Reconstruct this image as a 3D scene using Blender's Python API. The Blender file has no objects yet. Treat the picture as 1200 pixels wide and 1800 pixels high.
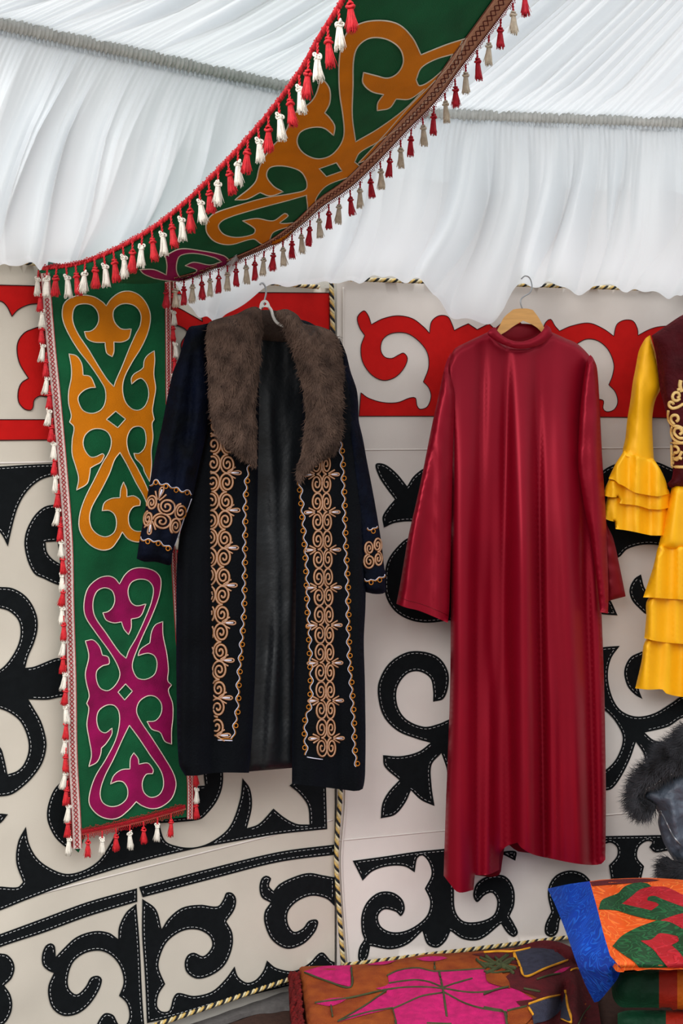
import bpy, math, random
import numpy as np
from mathutils import Vector
from mathutils.geometry import delaunay_2d_cdt
random.seed(7); rng = np.random.default_rng(7)
scn = bpy.context.scene
COL = scn.collection
# ------------------------------------------------------------------ camera, sky, lights, exposure
F = 2345.0; D = 3.4; CZ = 1.70          # focal length in px of a 1200x1800 frame, distance to the wall corner, eye height
cam = bpy.data.objects.new('camera', bpy.data.cameras.new('camera')); COL.objects.link(cam)
cam.location = (0, -D, CZ); cam.rotation_euler = (math.pi/2, 0, 0)
cam.data.sensor_fit = 'VERTICAL'; cam.data.sensor_height = 36; cam.data.lens = 36*F/1800
cam.data.shift_y = -160/1800; cam.data.clip_start = .05
scn.camera = cam
scn.view_settings.view_transform = 'Standard'; scn.view_settings.look = 'None'
scn.view_settings.gamma = 1; scn.view_settings.use_curve_mapping = False
scn.view_settings.exposure = 0.0
w = bpy.data.worlds.new('sky'); scn.world = w; w.use_nodes = True
nt = w.node_tree; nt.nodes.clear()
bg = nt.nodes.new('ShaderNodeBackground'); wo = nt.nodes.new('ShaderNodeOutputWorld')
tc = nt.nodes.new('ShaderNodeTexCoord'); sp = nt.nodes.new('ShaderNodeSeparateXYZ'); rp = nt.nodes.new('ShaderNodeValToRGB')
nt.links.new(tc.outputs['Generated'], sp.inputs[0]); nt.links.new(sp.outputs['Z'], rp.inputs[0])
rp.color_ramp.elements[0].position = .0; rp.color_ramp.elements[0].color = (.13, .125, .12, 1)
rp.color_ramp.elements[1].position = .30; rp.color_ramp.elements[1].color = (.36, .375, .385, 1)
e_ = rp.color_ramp.elements.new(.85); e_.color = (1, 1, 1, 1)
nt.links.new(rp.outputs[0], bg.inputs[0]); bg.inputs[1].default_value = 2.9
nt.links.new(bg.outputs[0], wo.inputs[0])
def area(name, loc, target, sx, sy, power, col):
    l = bpy.data.lights.new(name, 'AREA'); l.shape = 'RECTANGLE'; l.size = sx; l.size_y = sy; l.energy = power; l.color = col
    o = bpy.data.objects.new(name, l); COL.objects.link(o); o.location = loc
    o.rotation_euler = (Vector(target)-Vector(loc)).to_track_quat('-Z', 'Y').to_euler(); return o
area('doorway_daylight', (-1.4, -4.2, 3.4), (0.3, 0, 1.9), 2.4, 1.6, 112, (1, .985, .97))
# ------------------------------------------------------------------ pixel -> place helpers
def P(p, d):
    p = np.asarray(p, float).reshape(-1, 2); d = np.broadcast_to(np.asarray(d, float), (len(p),))
    return np.stack([(p[:, 0]-600)/F*d, d-D, CZ+(740-p[:, 1])/F*d], 1)
_ws = {}
def wav(p, lam, seed, n=5, ax=1.0, ay=1.0):
    r = np.random.default_rng(seed); out = np.zeros(len(p))
    for i in range(n):
        a = r.uniform(0, 2*math.pi); k = 2*math.pi/(lam*r.uniform(.6, 1.6)); ph = r.uniform(0, 6.28)
        out += np.sin(p[:, 0]*k*math.cos(a)*ax+p[:, 1]*k*math.sin(a)*ay+ph)
    return out/n
def sst(x, a, b):
    t = np.clip((x-a)/(b-a), 0, 1); return t*t*(3-2*t)
def arr(p): return np.asarray(p, float).reshape(-1, 2)
def dwall(p):
    x = p[:, 0]
    q = np.where(x < 590, 1+.213*(590-x)/590, 1-.000129*(x-590))
    return D/q
def dcloth(p): return dwall(p)-.012+.0035*wav(p, 260, 11)+.0012*wav(p, 90, 12)
CR = dict(c1=(0, 0, 2), c2=(600, 0, 2), c3=(0, 450, 3.2714), c4=(0, 950, 3), c5=(0, 1350, 1.9355), c6=(230, 480, 2.5532), c7=(230, 950, 2.5532),
          r1=(580, 480, 1.9355), r2=(580, 1050, 1.9355), r3=(500, 1450, 1.7143), y4=(1000, 530, 2.5), j=(1000, 1250, 3.275), g=(200, 0, 1.7143), px=(0, 0, 1))
def conv(c, pts):
    x0, y0, s = CR[c]; pts = arr(pts); return np.stack([x0+pts[:, 0]/s, y0+pts[:, 1]/s], 1)
def parse(s):
    out = []; cor = []
    for t in s.split():
        k = t.endswith('*'); t = t.rstrip('*'); a, b = t.split(','); out.append((float(a), float(b))); cor.append(k)
    return np.array(out), cor
def curve(c, s, closed=True, step=4., sharp=False):
    p, cor = parse(s); p = conv(c, p); n = len(p); out = []
    for i in range(n if closed else n-1):
        p1, p2 = p[i], p[(i+1) % n]
        if sharp: p0, p3 = None, None
        else:
            p0 = None if (cor[i] or (not closed and i == 0)) else p[i-1]
            p3 = None if (cor[(i+1) % n] or (not closed and i == n-2)) else p[(i+2) % n]
        L = np.linalg.norm(p2-p1); m = max(1, int(round(L/step)))
        m1 = (p2-p1) if p0 is None else (p2-p0)*L/(np.linalg.norm(p1-p0)+L)
        m2 = (p2-p1) if p3 is None else (p3-p1)*L/(np.linalg.norm(p3-p2)+L)
        for k in range(m):
            t = k/m; t2 = t*t; t3 = t2*t
            out.append((2*t3-3*t2+1)*p1+(t3-2*t2+t)*m1+(-2*t3+3*t2)*p2+(t3-t2)*m2)
    if not closed: out.append(p[-1])
    return np.array(out)
def dens(p, step=4., closed=False):
    p = arr(p); q = np.vstack([p, p[:1]]) if closed else p; out = []
    for a, b in zip(q[:-1], q[1:]):
        m = max(1, int(np.ceil(np.linalg.norm(b-a)/step)))
        for k in range(m): out.append(a+(b-a)*k/m)
    if not closed: out.append(q[-1])
    return np.array(out)
def edist(p, poly, closed=True):
    q = np.vstack([poly, poly[:1]]) if closed else poly
    a = q[:-1]; ab = q[1:]-a; L2 = (ab**2).sum(1)+1e-9; res = np.empty(len(p))
    for i in range(0, len(p), 4000):
        c = p[i:i+4000]; ap = c[:, None]-a[None]; t = np.clip((ap*ab).sum(2)/L2, 0, 1)
        res[i:i+4000] = np.sqrt(((ap-t[..., None]*ab)**2).sum(2).min(1))
    return res
def inside(p, polys):
    c = np.zeros(len(p), bool)
    for poly in polys:
        x, y = p[:, 0][:, None], p[:, 1][:, None]; a = poly; b = np.roll(poly, -1, 0)
        cond = (a[:, 1] > y) != (b[:, 1] > y)
        xi = (b[:, 0]-a[:, 0])*(y-a[:, 1])/(b[:, 1]-a[:, 1]+1e-12)+a[:, 0]
        c ^= ((cond & (x < xi)).sum(1) % 2).astype(bool)
    return c
def tri(polys, step):
    allp = [poly for poly in polys]; bd = np.vstack(allp); ed = []; k = 0
    for poly in allp:
        n = len(poly); ed += [(k+i, k+(i+1) % n) for i in range(n)]; k += n
    lo, hi = bd.min(0), bd.max(0); pts = bd
    if step:
        gx, gy = np.meshgrid(np.arange(lo[0]+step*.5, hi[0], step), np.arange(lo[1]+step*.5, hi[1], step*.866))
        gx = gx+((np.arange(gx.shape[0]) % 2)*step*.5)[:, None]
        g = np.stack([gx.ravel(), gy.ravel()], 1); g = g[inside(g, polys)]
        if len(g):
            dm = np.full(len(g), 1e9)
            for poly in allp: dm = np.minimum(dm, edist(g, poly))
            g = g[dm > step*.45]; pts = np.vstack([bd, g])
    v, e, f, _, _, _ = delaunay_2d_cdt([Vector((a, b)) for a, b in pts], ed, [], 0, 1e-5)
    v = np.array([(q.x, q.y) for q in v]); f = np.array([t for t in f if len(t) == 3])
    cen = v[f].mean(1); f = f[inside(cen, polys)]
    return v, f
class MB:
    def __init__(s): s.v = []; s.f = []; s.m = []; s.n = 0; s.sh = []
    def add(s, V, Fc, mi=0):
        s.v.append(np.asarray(V, float)); s.f += [tuple(int(i)+s.n for i in q) for q in Fc]; s.m += [mi]*len(Fc); s.n += len(V)
    def build(s, name, mats, parent=None, smooth=True, loc=None):
        V = np.vstack(s.v); off = np.array(WL.get(parent.name, (0, 0, 0)) if parent else (loc or (0, 0, 0)))
        me = bpy.data.meshes.new(name); me.from_pydata((V-off).tolist(), [], s.f)
        if not isinstance(mats, (list, tuple)): mats = [mats]
        for m in mats: me.materials.append(m)
        if len(mats) > 1: me.polygons.foreach_set('material_index', s.m)
        if smooth: me.polygons.foreach_set('use_smooth', [True]*len(s.f))
        if s.sh:
            ne = len(me.edges); ev = np.empty(ne*2, np.int64); me.edges.foreach_get('vertices', ev); ev = np.sort(ev.reshape(-1, 2), 1); key = ev[:, 0]*len(V)+ev[:, 1]
            sh = np.sort(np.array(s.sh), 1); at = me.attributes.new('sharp_edge', 'BOOLEAN', 'EDGE'); at.data.foreach_set('value', np.isin(key, sh[:, 0]*len(V)+sh[:, 1]))
        me.update(); o = bpy.data.objects.new(name, me); COL.objects.link(o)
        if parent: o.parent = parent
        elif loc: o.location = loc
        WL[o.name] = tuple(off); return o
WL = {}
def thing(name, label, cat, loc, group=None):
    o = bpy.data.objects.new(name, None); COL.objects.link(o); o.location = tuple(float(a) for a in loc); o.empty_display_size = .05
    WL[o.name] = tuple(o.location); o['label'] = label; o['category'] = cat
    if group: o['group'] = group
    return o
def tag(o, label, cat, group=None):
    o['label'] = label; o['category'] = cat
    if group: o['group'] = group
    return o
def slab(mb, polys, dfn, off=0., thick=.002, step=20., mi=0, down=None, zmin=None):
    """triangulated outline laid on the surface dfn, raised by off, given a back and a rim"""
    if isinstance(polys, np.ndarray): polys = [polys]
    v, f = tri(polys, step); d = dfn(v)-off; A = P(v, d)
    if down is not None: B = A.copy(); B[:, 2] = np.minimum(A[:, 2]-.004, down)
    else: B = P(v, d+(thick if np.isscalar(thick) else thick(v)))
    if zmin is not None: A[:, 2] = np.maximum(A[:, 2], zmin); B[:, 2] = np.maximum(B[:, 2], zmin)
    # orientation: front faces the camera (-Y)
    a, b, c = A[f[0][0]], A[f[0][1]], A[f[0][2]]
    if np.dot(np.cross(b-a, c-a), np.array([0, -1., 0])) < 0: f = f[:, ::-1]
    n = len(v); faces = [tuple(t) for t in f]+[tuple(t[::-1]+n) for t in f]
    cnt = {}
    for t in f:
        for i in range(3):
            e = (t[i], t[(i+1) % 3]); cnt[e] = 1
    for (i, j) in cnt:
        if (j, i) not in cnt: faces.append((j, i, i+n, j+n)); mb.sh += [(mb.n+int(i), mb.n+int(j)), (mb.n+int(i)+n, mb.n+int(j)+n)]
    mb.add(np.vstack([A, B]), faces, mi)
def tube(mb, pts, r, sides=6, mi=0, flat=1., closed=False, ref=(0, -1, 0)):
    pts = np.asarray(pts, float); n = len(pts)
    if n < 2: return
    if closed: t = np.roll(pts, -1, 0)-np.roll(pts, 1, 0)
    else: t = np.gradient(pts, axis=0)
    t /= np.linalg.norm(t, axis=1)[:, None]+1e-12
    ref = np.array(ref, float); s = np.cross(t, ref); l = np.linalg.norm(s, axis=1)[:, None]
    s = np.where(l < .05, np.cross(t, np.array([0, .3, 1.])), s); s /= np.linalg.norm(s, axis=1)[:, None]+1e-12
    u = np.cross(s, t); a = np.linspace(0, 2*math.pi, sides, endpoint=False)
    r = np.broadcast_to(np.asarray(r, float), (n,))
    V = (pts[:, None]+r[:, None, None]*(np.cos(a)[None, :, None]*s[:, None]+np.sin(a)[None, :, None]*flat*u[:, None])).reshape(-1, 3)
    fc = []
    for i in range(n if closed else n-1):
        k = (i+1) % n
        for j in range(sides):
            q = (j+1) % sides; fc.append((i*sides+j, k*sides+j, k*sides+q, i*sides+q))
    if not closed: fc += [tuple(range(sides)), tuple((n-1)*sides+j for j in reversed(range(sides)))]
    mb.add(V, fc, mi)
def line(mb, pp, dfn, off, r, mi=0, sides=5, flat=1., closed=False):
    pp = arr(pp); tube(mb, P(pp, dfn(pp)-off), r, sides, mi, flat, closed)
def box(mb, c, s, mi=0, rz=0.):
    x, y, z = s[0]/2, s[1]/2, s[2]/2; V = np.array([(a*x, b*y, e*z) for a in (-1, 1) for b in (-1, 1) for e in (-1, 1)])
    R = np.array([[math.cos(rz), -math.sin(rz), 0], [math.sin(rz), math.cos(rz), 0], [0, 0, 1]]); V = V@R.T+np.array(c)
    mb.add(V, [(0, 1, 3, 2), (4, 6, 7, 5), (0, 4, 5, 1), (2, 3, 7, 6), (0, 2, 6, 4), (1, 5, 7, 3)], mi)
def stitches(mb, poly, dfn, inset=4., off=.0035, on=4.5, gap=3.2, r=.0006, lim=(-5, 1205, 440, 1810)):
    q = np.vstack([poly, poly[:1]]); area_ = ((q[:-1, 0]*q[1:, 1]-q[1:, 0]*q[:-1, 1]).sum())
    t = np.roll(poly, -1, 0)-np.roll(poly, 1, 0); t /= np.linalg.norm(t, axis=1)[:, None]+1e-9
    nrm = np.stack([-t[:, 1], t[:, 0]], 1)*(1 if area_ > 0 else -1)
    ip = poly+nrm*inset; ip = np.vstack([ip, ip[:1]]); dd = np.linalg.norm(np.diff(ip, axis=0), axis=1); s = np.concatenate([[0], np.cumsum(dd)])
    st = np.arange(0, s[-1]-on, on+gap)
    a = np.stack([np.interp(st, s, ip[:, 0]), np.interp(st, s, ip[:, 1])], 1); b = np.stack([np.interp(st+on, s, ip[:, 0]), np.interp(st+on, s, ip[:, 1])], 1)
    ok = (edist(a, poly) > inset*.85) & (edist(b, poly) > inset*.85) & (a[:, 0] > lim[0]) & (a[:, 0] < lim[1]) & (a[:, 1] > lim[2]) & (a[:, 1] < lim[3])
    A = P(a, dfn(a)-off); B = P(b, dfn(b)-off)
    for x, y in zip(A[ok], B[ok]): tube(mb, np.array([x, y]), r, 4)
    return ok.any()
def rope(mb, pts, r, ms=(0, 1, 2), pitch=None):
    pts = np.asarray(pts, float); dd = np.linalg.norm(np.diff(pts, axis=0), axis=1); s = np.concatenate([[0], np.cumsum(dd)])
    n = int(s[-1]/(r*.55))+2; st = np.linspace(0, s[-1], n); c = np.stack([np.interp(st, s, pts[:, k]) for k in range(3)], 1)
    t = np.gradient(c, axis=0); t /= np.linalg.norm(t, axis=1)[:, None]; sd = np.cross(t, (0, -1., 0)); sd /= np.linalg.norm(sd, axis=1)[:, None]+1e-9; u = np.cross(sd, t)
    pitch = pitch or r*5.
    for i, m in enumerate(ms):
        a = st/pitch*2*math.pi+i*2*math.pi/len(ms)
        tube(mb, c+(np.cos(a)[:, None]*sd+np.sin(a)[:, None]*u)*r*.5, r*.62, 6, m)
def fur(mb, polys, dfn, n, length, ang, spread, width, lift, seed=1, edge_out=0., mi=0, bend=.5):
    """short hair strands (ribbons) growing on a surface; ang = function of points giving the lay direction (radians, image sense)"""
    r = np.random.default_rng(seed); lo = np.vstack(polys).min(0); hi = np.vstack(polys).max(0); pts = []
    got = 0
    while got < n:
        c = r.uniform(lo, hi, (n, 2)); c = c[inside(c, polys)]; pts.append(c); got += len(c)
    p = np.vstack(pts)[:n]; a = ang(p)+r.normal(0, spread, n)+.35*wav(p, 40, seed+5); L = length*r.uniform(.55, 1.25, n)
    d0 = dfn(p); dr = np.stack([np.cos(a), np.sin(a)], 1); b = a+r.normal(0, bend, n); dr2 = np.stack([np.cos(b), np.sin(b)], 1)
    p1 = p+dr*L[:, None]*.5; p2 = p1+dr2*L[:, None]*.5; nn = np.stack([-dr[:, 1], dr[:, 0]], 1)*width
    l = lift*r.uniform(.3, 1.3, n)
    A = P(p-nn, d0-.0005); B = P(p+nn, d0-.0005); C = P(p1-nn*.8, d0-l*.8); E = P(p1+nn*.8, d0-l*.8); T = P(p2, d0-l)
    V = np.stack([A, B, C, E, T], 1).reshape(-1, 3); k = np.arange(n)*5
    fc = np.concatenate([np.stack([k, k+1, k+3, k+2], 1)]).tolist()+np.stack([k+2, k+3, k+4], 1).tolist()
    mb.add(V, fc, mi)
# ------------------------------------------------------------------ materials
def lin(c): return tuple(((x/255)/12.92 if x/255 <= .04045 else ((x/255+.055)/1.055)**2.4) for x in c)+(1,)
def mat(name, rgb, rough=.85, var=.12, vs=30., bump=.15, bs=400., sheen=0., sheen_rgb=None, transl=0., spec=.3, metal=0., rgb2=None, ps=None, aniso=0., stretch=None, sheen_rough=.4, dist=0.02):
    m = bpy.data.materials.new(name); m.use_nodes = True; nt = m.node_tree; b = nt.nodes['Principled BSDF']
    b.inputs['Roughness'].default_value = rough; b.inputs['Specular IOR Level'].default_value = spec; b.inputs['Metallic'].default_value = metal
    tc = nt.nodes.new('ShaderNodeTexCoord'); src = tc.outputs['Object']
    if stretch:
        mp = nt.nodes.new('ShaderNodeMapping'); mp.inputs['Scale'].default_value = stretch; nt.links.new(src, mp.inputs[0]); src = mp.outputs[0]
    n1 = nt.nodes.new('ShaderNodeTexNoise'); n1.inputs['Scale'].default_value = vs; n1.inputs['Detail'].default_value = 4; nt.links.new(src, n1.inputs['Vector'])
    rp = nt.nodes.new('ShaderNodeValToRGB'); c = np.array(lin(rgb)[:3]); c2 = np.array(lin(rgb2)[:3]) if rgb2 else c*(1+var)
    e = rp.color_ramp.elements; e[0].position = .3; e[1].position = .7
    e[0].color = tuple(np.clip(c*(1-var) if not rgb2 else c, 0, 1))+(1,); e[1].color = tuple(np.clip(c2, 0, 1))+(1,)
    nt.links.new(n1.outputs['Fac'], rp.inputs[0]); nt.links.new(rp.outputs[0], b.inputs['Base Color'])
    if bump:
        n2 = nt.nodes.new('ShaderNodeTexNoise'); n2.inputs['Scale'].default_value = bs; n2.inputs['Detail'].default_value = 3; nt.links.new(src, n2.inputs['Vector'])
        bp = nt.nodes.new('ShaderNodeBump'); bp.inputs['Strength'].default_value = bump; bp.inputs['Distance'].default_value = dist
        nt.links.new(n2.outputs['Fac'], bp.inputs['Height']); nt.links.new(bp.outputs[0], b.inputs['Normal'])
    if sheen:
        b.inputs['Sheen Weight'].default_value = sheen; b.inputs['Sheen Roughness'].default_value = sheen_rough
        if sheen_rgb: b.inputs['Sheen Tint'].default_value = lin(sheen_rgb)
    if transl:
        t = nt.nodes.new('ShaderNodeBsdfTranslucent'); t.inputs[0].default_value = lin(rgb); mx = nt.nodes.new('ShaderNodeMixShader'); mx.inputs[0].default_value = transl
        out = nt.nodes['Material Output']; nt.links.new(b.outputs[0], mx.inputs[1]); nt.links.new(t.outputs[0], mx.inputs[2]); nt.links.new(mx.outputs[0], out.inputs['Surface'])
    return m
def swirl(m, scale, rgb_line, amt=.5, width=.08):
    """brocade: raised wandering lines in a lighter tone of the cloth"""
    nt = m.node_tree; b = nt.nodes['Principled BSDF']; tc = nt.nodes.new('ShaderNodeTexCoord'); n = nt.nodes.new('ShaderNodeTexNoise'); n.inputs['Scale'].default_value = scale; n.inputs['Detail'].default_value = 1.5
    n.inputs['Distortion'].default_value = 1.2
    nt.links.new(tc.outputs['Object'], n.inputs['Vector']); mu = nt.nodes.new('ShaderNodeMath'); mu.operation = 'MULTIPLY'; mu.inputs[1].default_value = 9
    fr = nt.nodes.new('ShaderNodeMath'); fr.operation = 'PINGPONG'; fr.inputs[1].default_value = .5
    nt.links.new(n.outputs['Fac'], mu.inputs[0]); nt.links.new(mu.outputs[0], fr.inputs[0]); rp = nt.nodes.new('ShaderNodeValToRGB')
    rp.color_ramp.elements[0].color = (1, 1, 1, 1); rp.color_ramp.elements[0].position = width; rp.color_ramp.elements[1].color = (0, 0, 0, 1); rp.color_ramp.elements[1].position = width*2.4
    nt.links.new(fr.outputs[0], rp.inputs[0]); mx = nt.nodes.new('ShaderNodeMix'); mx.data_type = 'RGBA'
    old = b.inputs['Base Color'].links[0].from_socket; ml = nt.nodes.new('ShaderNodeMath'); ml.operation = 'MULTIPLY'; ml.inputs[1].default_value = amt
    nt.links.new(rp.outputs[0], ml.inputs[0]); nt.links.new(ml.outputs[0], mx.inputs['Factor']); nt.links.new(old, mx.inputs[6]); mx.inputs[7].default_value = lin(rgb_line)
    nt.links.new(mx.outputs[2], b.inputs['Base Color']); bp = nt.nodes.new('ShaderNodeBump'); bp.inputs['Strength'].default_value = .5; bp.inputs['Distance'].default_value = .004
    nt.links.new(rp.outputs[0], bp.inputs['Height']); nt.links.new(bp.outputs[0], b.inputs['Normal']); return m
M = dict(
 cream=mat('cream_cotton', (217, 209, 202), .9, .05, 6, .12, 900),
 cream2=mat('cream_cotton_warm', (203, 195, 181), .9, .06, 5, .12, 900),
 blackfelt=mat('black_felt', (19, 22, 24), .95, .15, 60, .3, 900, spec=.1),
 redfelt=mat('red_felt', (190, 22, 20), .9, .06, 40, .2, 900, spec=.15),
 edge=mat('dark_edge_thread', (45, 14, 14), .9, .1, bump=0),
 stitch=mat('white_thread', (205, 205, 205), .8, .1, bump=0),
 canvas=mat('tent_canvas', (205, 200, 190), .9, .05),
 drape=mat('white_voile', (226, 230, 233), .8, .015, 4, .05, 500, transl=.42, spec=.15),
 sleeve=mat('gathered_heading', (205, 206, 202), .8, .12, 60, .2, 300, transl=.1, spec=.2),
 green=mat('green_velvet', (12, 82, 48), .8, .25, 14, .25, 500, sheen=.12, sheen_rgb=(60, 170, 120), spec=.2),
 orange=mat('orange_velvet', (205, 118, 2), .8, .12, 14, .2, 500, sheen=.1, sheen_rgb=(255, 190, 90), spec=.2),
 magenta=mat('magenta_velvet', (138, 4, 74), .75, .3, 16, .2, 500, sheen=.15, sheen_rgb=(230, 80, 160), spec=.2),
 outline=mat('cream_outline_cord', (214, 202, 184), .8, .1, bump=0),
 braidw=mat('pink_white_braid', (232, 212, 204), .85, .15, 200, .4, 900),
 braidr=mat('red_braid_thread', (172, 22, 34), .75, .2, 200, .3, 900),
 braidb=mat('brown_braid_back', (196, 146, 118), .85, .2, 200, .4, 900),
 braidd=mat('dark_red_braid_thread', (92, 22, 20), .8, .2, 200, .3, 900),
 tred=mat('red_silk_thread', (206, 34, 44), .55, .2, 120, .2, 900, spec=.4),
 tcrim=mat('crimson_silk_thread', (180, 18, 40), .55, .2, 120, .2, 900, spec=.4),
 twhite=mat('ivory_silk_thread', (236, 230, 218), .6, .1, 120, .2, 900, spec=.3),
 tbeige=mat('beige_silk_thread', (205, 192, 172), .6, .12, 120, .2, 900, spec=.3),
 gold=mat('gold_cord', (206, 172, 96), .45, .25, 300, .3, 900, spec=.5), goldp=mat('pale_cord', (214, 200, 160), .6, .15, 300, .3, 900), blackc=mat('black_cord', (24, 26, 30), .7, .1),
 teal=mat('teal_backing', (96, 150, 142), .85, .1, 60),
 velvet=mat('navy_velvet', (3, 5, 9), .8, .3, 16, .35, 50, sheen=.05, sheen_rgb=(50, 90, 180), spec=.08, sheen_rough=.3, rgb2=(7, 13, 30)),  # navy patches put the crushed nap's sheen highlights into the base colour
 velvetd=mat('black_velvet_front', (5, 7, 11), .85, .3, 12, .2, 200, sheen=.06, sheen_rgb=(60, 90, 160), spec=.1),
 lining=mat('black_satin_lining', (13, 17, 21), .5, .1, 20, .1, 60, spec=.4),
 furb=mat('brown_fur', (62, 47, 40), .8, .45, 26, 0, spec=.2, rgb2=(104, 82, 70)), furbase=mat('brown_fur_base', (60, 46, 39), .95, .35, 20, .3, 200),
 tan=mat('tan_chain_stitch', (184, 144, 118), .7, .12, 500, .4, 1400), org=mat('orange_thread', (182, 112, 30), .7, .15, 400, .2, 900), lil=mat('white_lilac_thread', (206, 204, 220), .6, .1, 400, bump=0),
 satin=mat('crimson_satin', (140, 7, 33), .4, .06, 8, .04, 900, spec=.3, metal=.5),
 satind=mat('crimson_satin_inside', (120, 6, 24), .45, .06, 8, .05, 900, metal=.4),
 wood=mat('pale_varnished_wood', (214, 160, 92), .45, .14, 12, .05, 200, spec=.5, stretch=(1, 1, 8)),
 steel=mat('steel_wire', (170, 172, 175), .3, .05, metal=1., bump=0), plastic=mat('white_plastic', (235, 232, 226), .35, .02, bump=0, spec=.5),
 yellow=mat('yellow_satin', (244, 178, 8), .5, .05, 8, .04, 700, spec=.35, metal=.12),
 burg=mat('burgundy_velvet', (62, 4, 12), .75, .3, 14, .3, 80, sheen=.25, sheen_rgb=(230, 60, 80), spec=.15),
 goldemb=mat('gold_embroidery', (228, 190, 118), .5, .15, 400, .3, 900, spec=.5),
 jacket=mat('slate_nylon', (74, 82, 94), .5, .12, 12, .5, 45, spec=.4, dist=.01), furk=mat('black_fur', (16, 16, 18), .7, .5, 30, 0, rgb2=(66, 67, 72), spec=.25), furkb=mat('black_fur_base', (14, 14, 15), .95, .2),
 zip=mat('pale_zip', (150, 154, 158), .4, .1, bump=0, metal=.6),
 platform=mat('brown_felt_cover', (70, 48, 40), .95, .2, 80, .4, 500), greyc=mat('grey_wool', (104, 100, 98), .95, .15, 90, .3, 600), floor=mat('ground_felt', (140, 130, 120), .95, .2, 20, .3, 60),
 krust=mat('rust_wool', (136, 52, 16), .95, .25, 26, .6, 420, rgb2=(172, 84, 24)), kpink=mat('pink_wool', (206, 26, 110), .95, .2, 50, .6, 420), kgreen=mat('olive_wool', (66, 72, 44), .95, .2, bump=.3), kmar=mat('maroon_wool', (92, 22, 28), .95, .25, 40, .6, 420),
 knavy=mat('slate_wool', (58, 60, 78), .95, .25, 60, .6, 420), kyel=mat('gold_wool', (216, 150, 36), .9, .2), kred=mat('red_wool_fringe', (108, 18, 18), .95, .35, 60, .6, 300),
 qblue=swirl(mat('blue_brocade', (2, 66, 178), .65, .2, 20, .2, 300), 15, (30, 116, 232), .6),
 qorange=swirl(mat('orange_brocade', (205, 76, 12), .65, .1, 20, .2, 300, sheen=.06, sheen_rgb=(255, 190, 140)), 12, (240, 130, 50), .5),
 qgreen=swirl(mat('green_brocade', (4, 50, 24), .65, .15, 20, .2, 300, sheen=.06, sheen_rgb=(120, 255, 170)), 18, (24, 104, 54), .55),
 qred=swirl(mat('red_brocade', (150, 8, 22), .65, .15, 20, .2, 300, sheen=.06, sheen_rgb=(255, 120, 140)), 14, (186, 26, 42), .5),
 gvel=mat('bottle_green_velvet', (6, 58, 34), .7, .35, 12, .2, 100, sheen=.25, sheen_rgb=(80, 200, 140)), rvel=mat('scarlet_velvet', (166, 34, 14), .7, .2, 12, .2, 100, sheen=.2, sheen_rgb=(255, 120, 90)), ovel=mat('amber_velvet', (214, 104, 16), .7, .2, 12, .2, 100))
# ------------------------------------------------------------------ setting: tent walls, ground, platform
def struct(o): o['kind'] = 'structure'; return o
def wallbox(name, pa, pb, z0, z1, m, back=.02, th=.03):
    a = arr([(pa, 740)]); b = arr([(pb, 740)]); A = P(a, dwall(a)+back)[0]; B = P(b, dwall(b)+back)[0]
    n = np.array([-(B-A)[1], (B-A)[0], 0]); n /= np.linalg.norm(n); n *= th if n[1] > 0 else -th
    V = []
    for q in (A, B, B+n, A+n):
        V.append((q[0], q[1], z0)); V.append((q[0], q[1], z1))
    mb = MB(); mb.add(V, [(0, 1, 3, 2), (2, 3, 5, 4), (4, 5, 7, 6), (6, 7, 1, 0), (1, 7, 5, 3), (0, 2, 4, 6)]); return struct(mb.build(name, m, smooth=False))
wallbox('wall_left', -420, 590, 0, 2.2, M['canvas']); wallbox('wall_right', 590, 1900, 0, 2.2, M['canvas'])
mb = MB(); box(mb, (0.2, -1.6, -.02), (5.5, 5.2, .04)); struct(mb.build('floor', M['floor'], smooth=False))

def band(c0, c1, v0, v1, step=12):
    """outline of a strip of the wall between two columns and two heights (given at the corner's depth)"""
    xs = np.linspace(c0, c1, max(2, int(abs(c1-c0)/step))); d = dwall(np.stack([xs, xs*0], 1))
    top = np.stack([xs, 740+v0*D/d], 1); bot = np.stack([xs, 740+v1*D/d], 1)
    return dens(np.vstack([top, bot[::-1]]), step, True)
def vrow(xs, v0):
    xs = np.asarray(xs, float); d = dwall(np.stack([xs, xs*0], 1)); return np.stack([xs, 740+v0*D/d], 1)

HL = thing('felt_wall_hanging', 'cream wall hanging left of the corner cord, red band above black scroll appliques', 'wall hanging', P([(300, 1740)], 3.05)[0])
HR = thing('felt_wall_hanging', 'cream wall hanging behind the crimson robe, right of the corner cord', 'wall hanging', P([(900, 1660)], 3.5)[0])
for root, c0, c1, v0, v1, m in ((HL, -300, 588, -232, 957, 'cream2'), (HR, 592, 1320, -252, 962, 'cream')):
    mb = MB(); slab(mb, band(c0, c1, v0, v1), dcloth, 0, .004, 22); mb.build('backing_cloth', M[m], root)
def motif(root, polys, m, st=True, edge=None, name='felt_motif', step=20, ins=4.):
    mb = MB(); slab(mb, polys, dcloth, .0022, .002, step); o = mb.build(name, M[m], root, smooth=False)
    if edge:
        mb = MB()
        for p in polys: line(mb, p, dcloth, .0024, .0011, closed=True)
        mb.build('edge_thread', M[edge], o)
    if st:
        for i, p in enumerate(polys):
            mb = MB(); ok = stitches(mb, p, dcloth, ins if i == 0 else -ins, .0032)
            if ok and mb.v: mb.build('stitching', M['stitch'], o)
    return o
C = curve
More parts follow.
